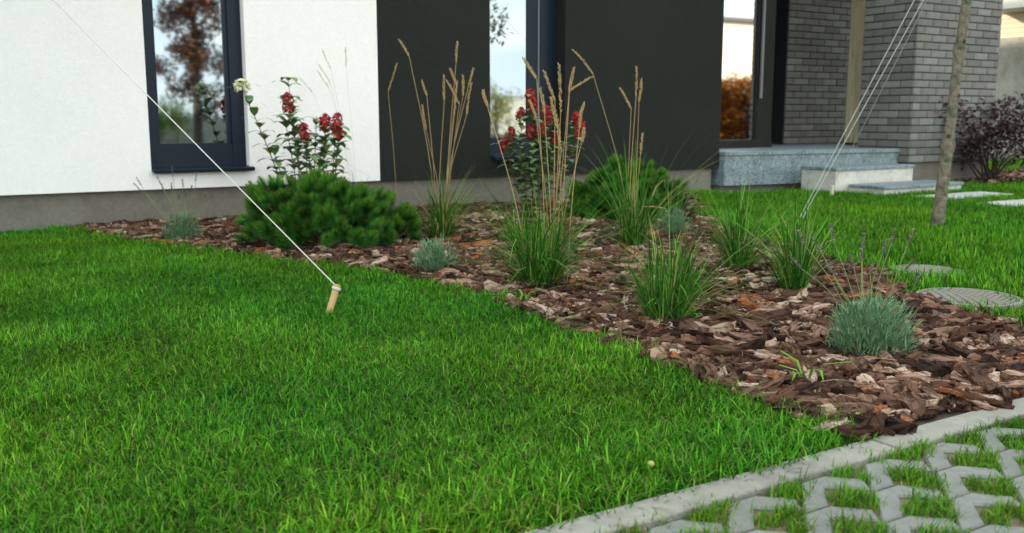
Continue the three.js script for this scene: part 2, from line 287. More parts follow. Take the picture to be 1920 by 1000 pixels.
{
  const r = mul32(5), t = thing('brick_pillar', 'broad grey brick pillar at the porch, beside the stone steps', 'pillar', 8.785, -6.30);
  part(t, 'core', box(0.010, 1.455, 0.255, 3.2, -0.65, -0.006), M.mortar);
  part(t, 'plinth', box(0.03, 1.44, -0.1, 0.2545, -0.63, -0.03), M.plinth);
  brickFace(t, r, 'u', 0.004, 1.46, 0.255, 3.19, 0, 1.98);
  brickFace(t, r, 'v', -0.655, 0.0, 0.255, 3.19, 0.004, 2.02);
}
{
  const r = mul32(6), t = thing('brick_wall', 'grey brick wall at the back of the porch, left of the timber post', 'wall', 8.785, -8.0);
  part(t, 'core', box(0.010, 1.3, 0.30, 3.2, -0.45, -0.006), M.mortar);
  brickFace(t, r, 'u', 0.004, 1.3, 0.405, 3.19, 0, 2.15);
  part(t, 'shade_panel', box(-0.004, 0.008, 0.402, 3.195, -0.40, -0.012), M.door);  // dark colour stands in for the deep shade on the brick return
}
{ // landing and two block steps
  const t = thing('entrance_steps', 'granite landing with two pale concrete block steps in front of the porch', 'steps', 7.5, -6.4);
  const L = (g) => g.translate(-7.5, 0, 6.4);
  const land = part(t, 'landing', L(prism([[6.60, -6.735], [8.776, -6.42], [8.776, -6.97], [9.95, -6.97], [9.95, -7.98], [8.775, -7.98], [8.775, -8.40], [6.60, -8.40]], 0.075, 0.362)), M.granite);
  part(land, 'paving', L(prism([[6.592, -6.722], [8.7755, -6.40], [8.7755, -6.965], [9.95, -6.965], [9.95, -7.985], [8.774, -7.985], [8.774, -8.39], [6.592, -8.39]], 0.3625, 0.40, 0.004)), M.granite);
  part(t, 'foundation', L(prism([[6.62, -6.80], [8.74, -6.49], [8.74, -8.3], [6.62, -8.3]], -0.1, 0.0745)), M.plinth);
  for (const [u0, u1, v0, v1, h, tread] of [[7.31, 8.48, -6.42, -6.0, 0.26, 0.032], [7.47, 8.66, -5.985, -5.58, 0.104, 0.03]]) {
    const s = sub(t, 'step');
    part(s, 'block', L(box(u0 + 0.012, u1 - 0.012, -0.1, h - tread, v0, v1 - 0.014, 0.004)), M.stepConcrete);
    part(s, 'tread', L(box(u0, u1, h - tread + 0.0008, h, v0, v1, 0.005)), M.granite);
  }
}
{ // neighbouring house beyond the pillar
  const t = thing('neighbour_house', 'neighbouring house with grey garden-side wall and sunlit timber band, behind the purple bush', 'house', 15.4, -9);
  part(t, 'wall', box(0, 8, -0.1, 1.985, -14, 6), M.neighbour);
  const ws = part(t, 'cladding', box(0.03, 8, 1.985, 2.38, -14, 6), M.mortar);
  for (let k = 0; k < 5; k++) part(ws, 'board', box(0.0, 0.05, 1.989 + k * 0.078, 1.989 + k * 0.078 + 0.074, -13.9, 5.9), M.siding);
  part(t, 'upper_storey', box(-0.02, 8, 2.385, 6.4, -14, 6), M.neighbourPale);
  part(t, 'canopy', box(-0.62, -0.021, 2.39, 2.60, -0.45, 6.0), M.neighbourPale);
  part(t, 'roof', box(-0.3, 8.2, 6.4, 6.6, -14.2, 6.2), M.roof);
}
/* ------------------------------------------------------------------ kerb, pavers, stepping stones */
{
  const t = thing('kerb', 'kerb', null, 1.5, -1.322); delete t.userData.label; structure(t);
  for (let k = -3; k < 5; k++) { const r = mul32(k + 50); part(t, 'kerb_stone', box(-0.498, 0.498, -0.15, 0.014 + (r() - 0.5) * 0.002, -0.041, 0.041, 0.006), M.kerb).position.set(-0.18 + k * 1.0, 0, (r() - 0.5) * 0.003); }
}
const PAV = [[0, 0], [0.074, 0], [0.132, 0.058], [0.102, 0.098], [0.028, 0.040], [-0.038, 0.105], [-0.110, 0.105]];
const cellAt = [];
{
  const t = thing('paving', '', null, 1.5, -1.25); delete t.userData.label; structure(t);
  part(t, 'bedding', box(-2.6, 3.2, -0.05, -0.004, -0.03, 2.2), M.sand);
  const sh = PAV.map(([a, b]) => { const s = 0.972; return [0.02 + (a - 0.02) * s, 0.045 + (b - 0.045) * s]; });
  const g = prism(sh, -0.06, 0.0, 0.005); let n = 0;
  for (let j = -1; j < 13; j++) for (let i = -10; i < 24; i++) {
    const u = 1.893 - 0.11 * j + i * 0.2, v = -1.277 + j * 0.107; const du = u - 1.5, dv = v + 1.25;
    if (du < -1.5 || du > 2.5 || dv < -0.15) continue;
    const r = mul32(i * 91 + j * 7 + 3);
    if (dv > -0.04) { const m = part(t, 'paver', g, M.paver[Math.floor(r() * 4)]); m.position.set(du + (r() - 0.5) * 0.004, 0.004 + (r() - 0.5) * 0.004, dv + (r() - 0.5) * 0.004); m.rotation.y = (r() - 0.5) * 0.03; n++; }
    cellAt.push([u, v]);
  }
}
{
  const slab = (name, label, pts, h, mat) => { const c = pts.reduce((a, p) => [a[0] + p[0] / pts.length, a[1] + p[1] / pts.length], [0, 0]); const t = thing(name, label, 'paving slab', c[0], c[1]); part(t, 'slab', prism(pts.map(([a, b]) => [a - c[0], b - c[1]]), -0.04, h, 0.005), mat); return t; };
  slab('stepping_stone', 'pale square paving slab in the grass behind the tree trunk', [[7.50, -5.31], [8.48, -5.31], [8.48, -4.96], [7.50, -4.96]], 0.04, M.slab);
  slab('stepping_stone', 'pale paving slab cut by the right edge, in the grass right of the trunk', [[7.36, -4.62], [8.35, -4.62], [8.35, -4.2], [7.36, -4.2]], 0.04, M.slab);
  const round = (label, u, v, R, h) => {
    const t = thing('stepping_stone', label, 'stepping stone', u, v);
    part(t, 'disc', metreUV(new THREE.CylinderGeometry(R, R, 0.05 + h, 40).translate(0, (h - 0.05) / 2, 0)), M.slabOld);
    const cob = new RoundedBoxGeometry(0.030, 0.012, 0.021, 1, 0.005);
    const r = mul32(u * 1000 | 0);
    for (let j = -9; j <= 9; j++) for (let i = -6; i <= 6; i++) {
      const x = (i + (j % 2 ? 0.5 : 0)) * 0.034, z = j * 0.0245 + 0.02 * Math.cos(x * 18) - 0.012;
      if (Math.hypot(x, z) > R - 0.03) continue;
      const m = part(t, 'cobble', cob, M.slabOld); m.position.set(x, h, z); m.rotation.y = (r() - 0.5) * 0.3; m.scale.setScalar(0.92 + r() * 0.14);
    }
    part(t, 'rim', metreUV(new THREE.TorusGeometry(R - 0.012, 0.010, 6, 48).rotateX(Math.PI / 2).scale(1, 0.7, 1).translate(0, h, 0)), M.slabOld);
  };
  round('round cobble-patterned stepping stone half covered by bark, at the right', 3.53, -2.22, 0.20, 0.03);
  round('round stepping stone sunk in the grass beyond the front lavender', 4.02, -2.75, 0.17, 0.022);
}

/* ------------------------------------------------------------------ bark mulch */
function chipGeo(r) {
  const L = 0.038 + r() * 0.080, Wd = 0.016 + r() * 0.030, Th = 0.005 + r() * 0.010, nx = 6, nz = 3, s0 = Math.floor(r() * 9999), bend = (r() - 0.3) * 0.012, cup = (r() - 0.35) * 0.014, tw = (r() - 0.5) * 0.5;
  const top = [], bot = [];
  for (let i = 0; i <= nx; i++) for (let j = 0; j <= nz; j++) {
    const s = i / nx * 2 - 1, q = j / nz * 2 - 1, wf = 0.72 + 0.28 * Math.sqrt(Math.max(0, 1 - Math.pow(Math.abs(s), 4))) + (N2(s * 2.6, s0 + q * 3, 7) - 0.5) * 0.85;
    const x = s * L / 2 + (N2(q * 4, s0 + 5, 3) - 0.5) * L * 0.42 * Math.abs(s), z = q * Wd / 2 * wf + (N2(s, s0 + 9, 4) - 0.5) * Wd * 0.5 + q * s * tw * Wd * 0.4;
    const y = bend * s * s + cup * q * q + (N2(s * 1.2, q * 5 + s0, 5) - 0.5) * Th * 2.2;
    top.push(V(x, y + Th * (1 - 0.5 * Math.max(Math.abs(q) ** 3, Math.abs(s) ** 4)), z)); bot.push(V(x * 0.94, y - Th * 0.5, z * 0.9));
  }
  const P = [], UV = [], o = r() * 3, o2 = r() * 3, put = (...a) => a.forEach((p) => { P.push(p.x, p.y, p.z); UV.push(p.x + o, p.z + p.y * 0.7 + o2); });
  const id = (i, j) => i * (nz + 1) + j, quad = (a, b, c, d) => put(a, b, c, a, c, d);
  for (let i = 0; i < nx; i++) for (let j = 0; j < nz; j++) { quad(top[id(i, j)], top[id(i, j + 1)], top[id(i + 1, j + 1)], top[id(i + 1, j)]); }
  for (let i = 0; i < nx; i += 2) quad(bot[id(i + 2, 0)], bot[id(i + 2, nz)], bot[id(i, nz)], bot[id(i, 0)]);
  for (let i = 0; i < nx; i++) { quad(top[id(i + 1, 0)], bot[id(i + 1, 0)], bot[id(i, 0)], top[id(i, 0)]); quad(top[id(i, nz)], bot[id(i, nz)], bot[id(i + 1, nz)], top[id(i + 1, nz)]); }
  for (let j = 0; j < nz; j++) { quad(top[id(0, j)], bot[id(0, j)], bot[id(0, j + 1)], top[id(0, j + 1)]); quad(top[id(nx, j + 1)], bot[id(nx, j + 1)], bot[id(nx, j)], top[id(nx, j)]); }
  const g = new THREE.BufferGeometry(); g.setAttribute('position', new THREE.Float32BufferAttribute(P, 3)); g.setAttribute('uv', new THREE.Float32BufferAttribute(UV, 2));
  g.computeVertexNormals(); return toCreasedNormals(g, 0.3);
}
const bedHeight = (u, v) => 0.014 + 0.014 * N2(u * 2.2, v * 2.2, 12);
{
  const r = mul32(77), chips = Array.from({ length: 16 }, () => chipGeo(r)), t = new THREE.Group(); t.name = 'mulch_bed'; t.position.copy(W(2.5, -3)); t.rotation.y = PS; scene.add(structure(t));
  const g = prism(BED, -0.05, 0.006); g.translate(-2.5, 0, 3); part(t, 'soil', g, M.soil);
  const all = [];
  for (let k = 0; k < 46000; k++) {
    const u = 0.8 + r() * 5.5, v = -6.84 + r() * 5.5, size = seen(W(u, v), 300, 200);
    const near = size > 330; if (!near && r() < 0.35) continue;
    const e = v > -1.5 ? 0 : 0.05 * (N2(u * 7, v * 7, 31) - 0.5);
    if (!inside(BED, u + e, v + e) || v > -1.378 || v < -6.82) continue;
    const layer = r(), sc = r() < 0.3 ? 0.35 + 0.3 * r() : 0.7 + r() * r() * 1.05, tone = r() < 0.045 ? 9 : Math.floor(r() * 9), pick = Math.floor(r() * 16);
    const q = new THREE.Quaternion().setFromEuler(new THREE.Euler((r() - 0.5) * 0.55, r() * Math.PI * 2, (r() - 0.5) * 0.4, 'YXZ'));
    all.push({ p: V(u - 2.5, bedHeight(u, v) * (0.25 + 0.95 * layer) + 0.004, v + 3), q, sc: sc * (1 + 0.25 * layer), tone, pick, k: seen(W(u, v), 0, 0) * sc * (layer > 0.45 ? 1 : 0.2) });
  }
  all.sort((a, b) => b.k - a.k);
  const solo = all.slice(0, 300), rest = all.slice(300);
  for (const c of solo) { const m = part(t, 'bark_chip', chips[c.pick], M.chips[c.tone]); m.position.copy(c.p); m.quaternion.copy(c.q); m.scale.setScalar(c.sc); }
  const mat = new THREE.Matrix4(), col = new THREE.Color();
  for (let a = 0; a < 16; a++) {
    const l = rest.filter((c) => c.pick === a), im = shadows(new THREE.InstancedMesh(chips[a], M.chipAny, l.length)); im.name = 'bark_chips'; im.userData.kind = 'stuff'; t.add(im);
    l.forEach((c, i) => { im.setMatrixAt(i, mat.compose(c.p, c.q, V(c.sc, c.sc, c.sc))); im.setColorAt(i, col.setRGB(...vary(chipTones[c.tone], r, 0.12))); });
  }
  const litter = new MB();                                                  // dry straw and twigs lying on the bark
  for (let k = 0; k < 420; k++) {
    const u = 0.9 + r() * 5, v = -6.7 + r() * 5.3; if (!inside(BED, u, v)) continue;
    const a = r() * 6.283, L = 0.03 + 0.09 * r() * r(), p = V(u - 2.5, bedHeight(u, v) + 0.022 + 0.008 * r(), v + 3), e = p.clone().add(V(Math.cos(a) * L, (r() - 0.35) * 0.015, Math.sin(a) * L));
    litter.tube([p, p.clone().lerp(e, 0.5).add(V(Math.sin(a) * L * 0.1 * (r() - 0.5), 0.004, 0)), e], 0.0007 + 0.0006 * r(), 4, vary(r() < 0.5 ? [0.42, 0.33, 0.19] : [0.20, 0.12, 0.07], r, 0.3));
  }
  part(t, 'dry_straw', litter.build(), M.plain).userData.kind = 'stuff';
  // bark under the purple bush
  const t2 = new THREE.Group(); t2.name = 'mulch_bed_001'; t2.position.copy(W(11, -6.3)); t2.rotation.y = PS; scene.add(structure(t2));
  part(t2, 'soil', prism(BED2, -0.05, 0.006).translate(-11, 0, 6.3), M.soil);
  const pts = []; for (let k = 0; k < 3200; k++) { const u = 9.3 + r() * 6, v = -7 + r() * 1.3; if (inside(BED2, u, v)) pts.push([u, v]); }
  const im = shadows(new THREE.InstancedMesh(chips[3], M.chipAny, pts.length)); im.name = 'bark_chips'; im.userData.kind = 'stuff'; t2.add(im);
  pts.forEach(([u, v], i) => { const s = 0.8 + r() * 0.9; im.setMatrixAt(i, mat.compose(V(u - 11, 0.01 + r() * 0.04, v + 6.3), new THREE.Quaternion().setFromEuler(new THREE.Euler((r() - 0.5) * 0.7, r() * 6.28, (r() - 0.5) * 0.6)), V(s, s, s))); im.setColorAt(i, col.setRGB(...vary(chipTones[Math.floor(r() * 9)], r, 0.1))); });
}

/* ------------------------------------------------------------------ grass */
function tuft(seed, n, R, h0, h1, pal, wide = 0.003, lean = 0.5) {
  const r = mul32(seed), m = new MB();
  for (let k = 0; k < n; k++) {
    const a = r() * 6.283, d = Math.sqrt(r()) * R, h = h0 + (h1 - h0) * r(), az = r() * 6.283, l = lean * (0.2 + r() * r()), c = vary(pal[Math.floor(r() * pal.length)], r, 0.4);
    const b = V(Math.cos(a) * d, -0.004, Math.sin(a) * d), dx = Math.cos(az), dz = Math.sin(az), w = wide * (0.7 + 0.6 * r());
    const at = (t) => V(b.x + dx * l * h * t * t, b.y + h * t * (1 - 0.28 * l * t * t), b.z + dz * l * h * t * t), s = V(-dz + (r() - 0.5), 0, dx + (r() - 0.5)).normalize();
    m.ribbon([at(0), at(0.4), at(0.75), at(1)], [w, w * 0.95, w * 0.65, 0], s, c);
  }
  return m.build();
}
const GREEN = [[0.030, 0.125, 0.008], [0.040, 0.160, 0.009], [0.015, 0.070, 0.007], [0.060, 0.200, 0.010], [0.012, 0.060, 0.009], [0.046, 0.170, 0.008], [0.10, 0.27, 0.016], [0.030, 0.135, 0.010], [0.17, 0.34, 0.034], [0.20, 0.19, 0.06], [0.060, 0.050, 0.02]];
function grass(name, label, pick, area, geos, o = {}) {                      // pick(u, v, r) -> scale or 0
  const r = mul32(o.seed ?? 9), g = new THREE.Group(); g.name = name; scene.add(g); tag(g, label, 'grass'); g.userData.kind = 'stuff';
  const lists = geos.map(() => []);
  const put = (u, v) => { const s = pick(u, v, r); if (s) lists[Math.floor(r() * geos.length)].push([u, v, s, r(), r(), r()]); };
  if (o.spots) o.spots.forEach((p) => put(p[0], p[1]));
  else for (let u = area[0]; u < area[1]; u += area[4]) for (let v = area[2]; v < area[3]; v += area[4]) put(u + (r() - 0.5) * 1.6 * area[4], v + (r() - 0.5) * 1.6 * area[4]);
  const mat = new THREE.Matrix4(), c = new THREE.Color();
  lists.forEach((l, k) => {
    const im = shadows(new THREE.InstancedMesh(geos[k], M.leafy, l.length)); im.name = 'grass_tufts'; im.userData.kind = 'stuff'; g.add(im);
    l.forEach(([u, v, s, a, b, e], i) => {
      const w = W(u, v, o.h ?? 0), n = N2(u * 3.1, v * 3.1, 40), y = Math.max(-0.1, Math.min(1.1, 0.62 + 1.7 * (N2(u * 1.3 + 3, v * 1.3, 53) - 0.5)));
      im.setMatrixAt(i, mat.compose(w, new THREE.Quaternion().setFromEuler(new THREE.Euler((b - 0.5) * 0.3, a * 6.283, (e - 0.5) * 0.3)), V(s * (0.95 + 0.2 * a), s * (0.7 + 0.6 * n + 0.15 * b), s * (0.95 + 0.2 * a))));
      const w2 = (0.50 + 0.70 * n) * (0.92 + 0.3 * N2(u * 0.8 + 4, v * 0.8, 73)) * (0.82 + 0.36 * e); im.setColorAt(i, c.setRGB(w2 * (0.55 + 0.62 * y), w2 * (0.88 + 0.24 * y), w2 * (0.8 + 0.3 * b)));
    });
  });
  return g;
}
const BRIGHT = [[0.09, 0.26, 0.014], [0.15, 0.33, 0.026], [0.07, 0.22, 0.010]];
const lawnTufts = [1, 2, 3, 4, 5, 6].map((s) => merge([tuft(s * 13, 108, 0.05, 0.006, 0.036, GREEN, 0.0021, 2.2), tuft(s * 13 + 5, 7, 0.05, 0.028, 0.050, BRIGHT, 0.0023, 1.1)]));
const farTufts = [1, 2, 3].map((s) => merge([tuft(s * 17, 66, 0.07, 0.015, 0.052, GREEN, 0.0036, 1.3), tuft(s * 17 + 5, 8, 0.07, 0.05, 0.075, BRIGHT, 0.0036, 0.7)]));
const slabs = [[7.50, 8.48, -5.31, -4.96], [7.36, 8.35, -4.62, -4.2]], onSlab = (u, v) => slabs.some(([a, b, c, d]) => u > a && u < b && v > c && v < d) || Math.hypot(u - 3.53, v + 2.22) < 0.20 || Math.hypot(u - 4.02, v + 2.75) < 0.165;
const edge = (u, v) => 0.07 * (N2(u * 5, v * 5, 60) - 0.5);
grass('lawn_grass', 'mown green lawn in front of the white wall, left of the bark bed', (u, v, r) => {
  const e = edge(u, v); if (v > -1.382 || v < -6.82 || inside(BED, u - 0.03 + e, v)) return 0; if (u > 2.3) return 0;
  if (!seen(W(u, v), 300, 250)) return 0;
  const rim = inside(BED, u + 0.16, v) || (v > -1.56 && u > 0.4) ? 1.32 : 1;         // the mower leaves the rim longer
  return (0.85 + 0.3 * r()) * rim;
}, [-1.6, 2.1, -6.82, -1.36, 0.036], lawnTufts, { seed: 3 });
const houseBlock = (u, v) => (v < -6.80 && u < 6.6) || (u > 6.45 && u < 8.8 && v < -6.40) || (u > 8.76 && u < 10.26 && v < -6.28) || (u > 7.31 && u < 8.48 && v < -5.99 && v > -6.5) || (u > 7.47 && u < 8.66 && v < -5.57 && v > -6.0);
grass('lawn_grass_001', 'green lawn around the tree trunk and stepping stones, right of the bark bed', (u, v, r) => {
  const e = edge(u, v); if (v > -1.382 || inside(BED, u + 0.02 + e, v) || inside(BED2, u, v) || onSlab(u, v) || houseBlock(u, v) || (u < 3.5 && v < -2.9)) return 0;
  if (!seen(W(u, v), 250, 200)) return 0;
  return 0.9 + 0.35 * r();
}, [2.9, 9.6, -6.9, -1.36, 0.05], farTufts, { seed: 4 });
grass('lawn_grass_002', 'far strip of lawn below the neighbouring wall, behind the purple bush', (u, v, r) => (inside(BED2, u, v) || houseBlock(u, v) || !seen(W(u, v), 200, 100) ? 0 : 1.1 + 0.5 * r()), [9.6, 15.4, -12.5, -3.0, 0.10], farTufts, { seed: 6 });
const cellTufts = [1, 2, 3, 4].map((s) => tuft(s * 29, 36, 0.022, 0.010, 0.042, [[0.085, 0.20, 0.012], [0.11, 0.235, 0.016], [0.06, 0.17, 0.012], [0.15, 0.25, 0.025], [0.22, 0.20, 0.06]], 0.0024, 1.0));
{
  const r = mul32(88), spots = [];
  const CELL = [[0.030, 0.052], [0.092, 0.106], [0.084, 0.118], [0.012, 0.182], [-0.030, 0.120], [-0.024, 0.102]];
  for (const [u, v] of cellAt) for (let k = 0; k < 60; k++) { const a = -0.04 + r() * 0.14, b = 0.04 + r() * 0.15; if (inside(CELL, a, b) && v + b > -1.274) spots.push([u + a, v + b]); }
  for (let k = 0; k < 80; k++) spots.push([0.4 + r() * 3, -1.282 + r() * 0.02]);
  for (let k = 0; k < 10; k++) spots.push([0.3 + r() * 3, -1.363 + r() * 0.03]);
  grass('joint_grass', 'sparse yellowish grass growing in the gaps of the paving', (u, v, r) => (r() < 0.12 ? 0 : 0.65 + 0.55 * r()), null, cellTufts, { seed: 5, spots, h: -0.008 });
}

/* ------------------------------------------------------------------ plants */
const curve = (pts, n) => new THREE.CatmullRomCurve3(pts).getPoints(n);
function tuftPlant(parent, seed, n, len, wide, spread, pal, name = 'foliage') {   // arching blades from one crown
  const r = mul32(seed), m = new MB(), clumps = Array.from({ length: 13 }, () => [r() * 6.283, 0.4 + 0.9 * r(), 0.7 + 0.5 * r(), r() * 6.283, 0.05 * Math.sqrt(r())]);
  for (let k = 0; k < n; k++) {
    const cl = clumps[k % 13], loose = r() < 0.25, a = loose ? r() * 6.283 : cl[0] + (r() + r() - 1) * 0.9, L = len * (0.42 + 0.75 * r()) * cl[2], out = spread * (0.05 + 0.95 * Math.pow(r(), 1.4)) * (loose ? 1 : cl[1]), d = 0.030 * Math.sqrt(r()), droop = r() < 0.5 ? 0.4 + 0.6 * r() : 0.1 + 0.3 * r();
    const b = V(Math.cos(a) * d + Math.cos(cl[3]) * cl[4], 0, Math.sin(a) * d + Math.sin(cl[3]) * cl[4]), tx = Math.cos(a + (r() - 0.5) * 0.7), tz = Math.sin(a + (r() - 0.5) * 0.7);
    const at = (t) => V(b.x + tx * out * L * (0.55 * t + 0.65 * t * t), L * (t * 1.0 - droop * 0.75 * t * t * t) * (1 - 0.25 * out), b.z + tz * out * L * (0.55 * t + 0.65 * t * t));
    const pts = []; for (let i = 0; i <= 7; i++) pts.push(at(i / 7)); const w = wide * (0.7 + 0.6 * r());
    m.ribbon(pts, [0.7, 0.95, 1, 0.95, 0.85, 0.65, 0.4, 0].map((x) => x * w), V(-tz, 0, tx), vary(r() < 0.06 ? [0.30, 0.24, 0.10] : pal[Math.floor(r() * pal.length)], r, 0.25), 0.15);
  }
  return part(parent, name, m.build(), M.leafy);
}
const BLADE = [[0.030, 0.120, 0.012], [0.040, 0.150, 0.014], [0.022, 0.090, 0.012], [0.075, 0.21, 0.020], [0.14, 0.27, 0.050]];
const STRAW = [0.42, 0.30, 0.135];
function plume(parent, stemPts, headPts, r, rad = 0.008, tone = STRAW) {                   // straw stem with a slim seed head
  const m = new MB(); m.tube(curve(stemPts, 14), rad * 0.30, 5, vary(tone.map((x) => x * 0.72), r, 0.2)); const st = part(parent, 'stem', m.build(), M.plain);
  const h = new MB(), c = curve(headPts, 24);
  for (let k = 0; k < 90; k++) {
    const t = k / 90, p = c[Math.floor(t * 23)], q = c[Math.min(24, Math.floor(t * 23) + 1)], dir = q.clone().sub(p).normalize(), a = r() * 6.283, f = Math.sin(Math.PI * (0.12 + 0.83 * t)) * rad;
    const o = V(Math.cos(a), (r() - 0.3) * 0.5, Math.sin(a)); h.blob(p.clone().addScaledVector(o, f * 0.35), dir.clone().addScaledVector(o, 0.5), 0.010 + r() * 0.007, 0.0012 + r() * 0.0008, vary(tone, r, 0.3), 4);
  }
  part(st, 'seed_head', h.build(), M.plain);
}
function reedGrass(label, u, v, heads, nLeaf, seed, leafLen = 0.55, rad = 0.0066, tone = STRAW) {
  const t = thing('reed_grass', label, 'ornamental grass', u, v, 0, 0), r = mul32(seed);
  if (nLeaf) tuftPlant(t, seed + 1, nLeaf, leafLen, 0.0044, 1.3, BLADE);
  for (const [[x, y, z], [x2, y2, z2], bx] of heads) {
    const dz = (r() - 0.5) * 0.12, base = V((bx ?? 0) + (r() - 0.5) * 0.06, 0.01, (r() - 0.5) * 0.06), hd = V(x2, y2, z2 + dz), tip = V(x, y, z + dz);
    const mid = base.clone().lerp(hd, 0.5).add(V((base.x - hd.x) * 0.12, 0, 0));
    plume(t, [base, mid, hd], [hd, hd.clone().lerp(tip, 0.5).add(V((r() - 0.5) * 0.01, 0.004, 0)), tip], r, rad, tone);
  }
  return t;
}
reedGrass('tall feather reed grass with straw plumes, left clump before the dark wall', 2.64, -5.01, [[[-0.24, 1.18, -0.1], [-0.18, 1.08, -0.1]], [[-0.12, 0.95, -0.1], [-0.09, 0.86, -0.1]], [[-0.11, 0.81, -0.1], [-0.09, 0.66, -0.1]], [[0.10, 1.17, -0.1], [0.09, 1.05, -0.1]], [[0.02, 0.96, -0.15], [0.10, 0.81, -0.13]], [[0.05, 1.02, -0.1], [0.09, 0.92, -0.1]], [[0.13, 0.98, -0.1], [0.13, 0.86, -0.1]], [[0.19, 1.02, -0.1], [0.16, 0.92, -0.1]], [[0.18, 0.94, -0.1], [0.15, 0.75, -0.1]], [[0.10, 0.95, 0], [0.08, 0.75, 0]], [[0.03, 0.98, 0.05], [0.03, 0.83, 0.04]]], 230, 210, 0.62);
reedGrass('single bent reed grass stem with a plume at the corner of the white wall', 2.93, -6.3, [[[0.04, 1.12, 0.0], [-0.03, 0.91, 0.0]]], 10, 220, 0.3);
reedGrass('feather reed grass with many straw plumes, middle clump before the dark wall window', 2.25, -3.40, [[[-0.23, 0.85, -0.05], [-0.21, 0.78, -0.05]], [[-0.06, 0.99, -0.1], [0.0, 0.90, -0.1], 0.05], [[0.03, 0.94, -0.1], [0.08, 0.81, -0.1], 0.09], [[0.09, 0.97, -0.1], [0.10, 0.76, -0.1], 0.1], [[0.16, 0.95, -0.1], [0.14, 0.84, -0.1], 0.1], [[0.24, 0.91, -0.1], [0.14, 0.85, -0.1], 0.1], [[0.20, 0.80, -0.1], [0.18, 0.69, -0.1], 0.1], [[0.20, 0.69, -0.1], [0.19, 0.63, -0.1], 0.08], [[-0.03, 0.81, -0.1], [0.0, 0.73, -0.1], 0.05], [[0.06, 0.83, -0.08], [0.09, 0.69, -0.06], 0.09], [[0.01, 0.86, -0.05], [0.03, 0.75, -0.05], 0.06], [[0.07, 0.78, 0], [0.10, 0.6, 0], 0.08]], 270, 230, 0.6);
reedGrass('feather reed grass with four long plumes, right clump before the dark pine', 3.37, -4.15, [[[-0.33, 1.11, -0.1], [-0.21, 0.97, -0.1]], [[-0.06, 0.90, -0.1], [0.01, 0.78, -0.1]], [[0.03, 1.02, -0.1], [0.03, 0.85, -0.1]], [[0.06, 0.95, -0.1], [0.05, 0.82, -0.1]], [[0.07, 0.65, -0.1], [0.06, 0.53, -0.1]], [[0.52 * 0.35, 0.24, 0], [0.06, 0.25, 0]]], 270, 240, 0.68);
reedGrass('faint pale grass stems standing before the white wall, behind the pine', 2.72, -6.45, [[[-0.22, 1.20, 0], [-0.16, 1.06, 0]], [[-0.06, 1.22, 0], [-0.06, 1.08, 0]], [[-0.28, 1.07, 0], [-0.19, 0.93, 0]], [[-0.24, 1.10, 0.05], [-0.15, 0.95, 0.04]], [[-0.40, 1.01, 0], [-0.31, 0.90, 0]]], 26, 250, 0.45, 0.0030, [0.70, 0.66, 0.50]);
function fountainGrass(label, u, v, seed, n, len, spikes) {
  const t = thing('fountain_grass', label, 'ornamental grass', u, v, 0, 0), r = mul32(seed);
  tuftPlant(t, seed, n, len, 0.0046, 1.05, BLADE);
  for (const [x, y, z, L, pale] of spikes) {
    const m = new MB(), base = V(x * 0.2, 0.02, z * 0.2), hd = V(x, y, z), tip = V(x * 1.06 + (pale ? -0.05 : 0), y + L, z);
    m.tube(curve([base, base.clone().lerp(hd, 0.55).add(V(0, 0.02, 0)), hd], 8), 0.0016, 5, [0.10, 0.11, 0.03]); const st = part(t, 'stem', m.build(), M.plain);
    const h = new MB();
    for (let k = 0; k < 190; k++) { const q = k / 190, p = hd.clone().lerp(tip, q), a = r() * 6.283, o = V(Math.cos(a), 0.55, Math.sin(a)).normalize(); h.ribbon([p, p.clone().addScaledVector(o, 0.020 * Math.sin(Math.PI * (0.1 + 0.85 * q)) + 0.004)], [0.0016, 0], V(-o.z, 0, o.x), vary(pale ? [0.45, 0.38, 0.2] : [0.105, 0.055, 0.028], r, 0.35)); }
    part(st, 'flower_spike', h.build(), M.plain);
  }
  return t;
}
fountainGrass('dark green fountain grass tuft in front of the middle reed grass', 2.23, -3.33, 310, 300, 0.50, [[0.10, 0.19, -0.10, 0.12]]);
fountainGrass('upright green fountain grass tuft nearest the lawn edge, with a pale bent spike', 2.24, -2.57, 320, 340, 0.44, [[0.0, 0.27, -0.08, 0.10], [0.12, 0.28, -0.12, 0.12], [-0.07, 0.22, 0.0, 0.06, 1]]);
fountainGrass('fountain grass tuft with one brown spike, by the right lawn', 3.33, -3.27, 330, 270, 0.52, [[0.0, 0.25, 0.0, 0.10]]);
fountainGrass('fountain grass tuft with long arching blades behind the front lavender', 3.14, -2.74, 340, 280, 0.54, []);
fountainGrass('small green grass tuft between the fountain grass tufts', 2.62, -2.86, 350, 220, 0.34, [[0.05, 0.25, -0.05, 0.12]]);
fountainGrass('thin grass seedling tuft low beside the middle lavender', 2.9, -4.6, 360, 90, 0.40, []);

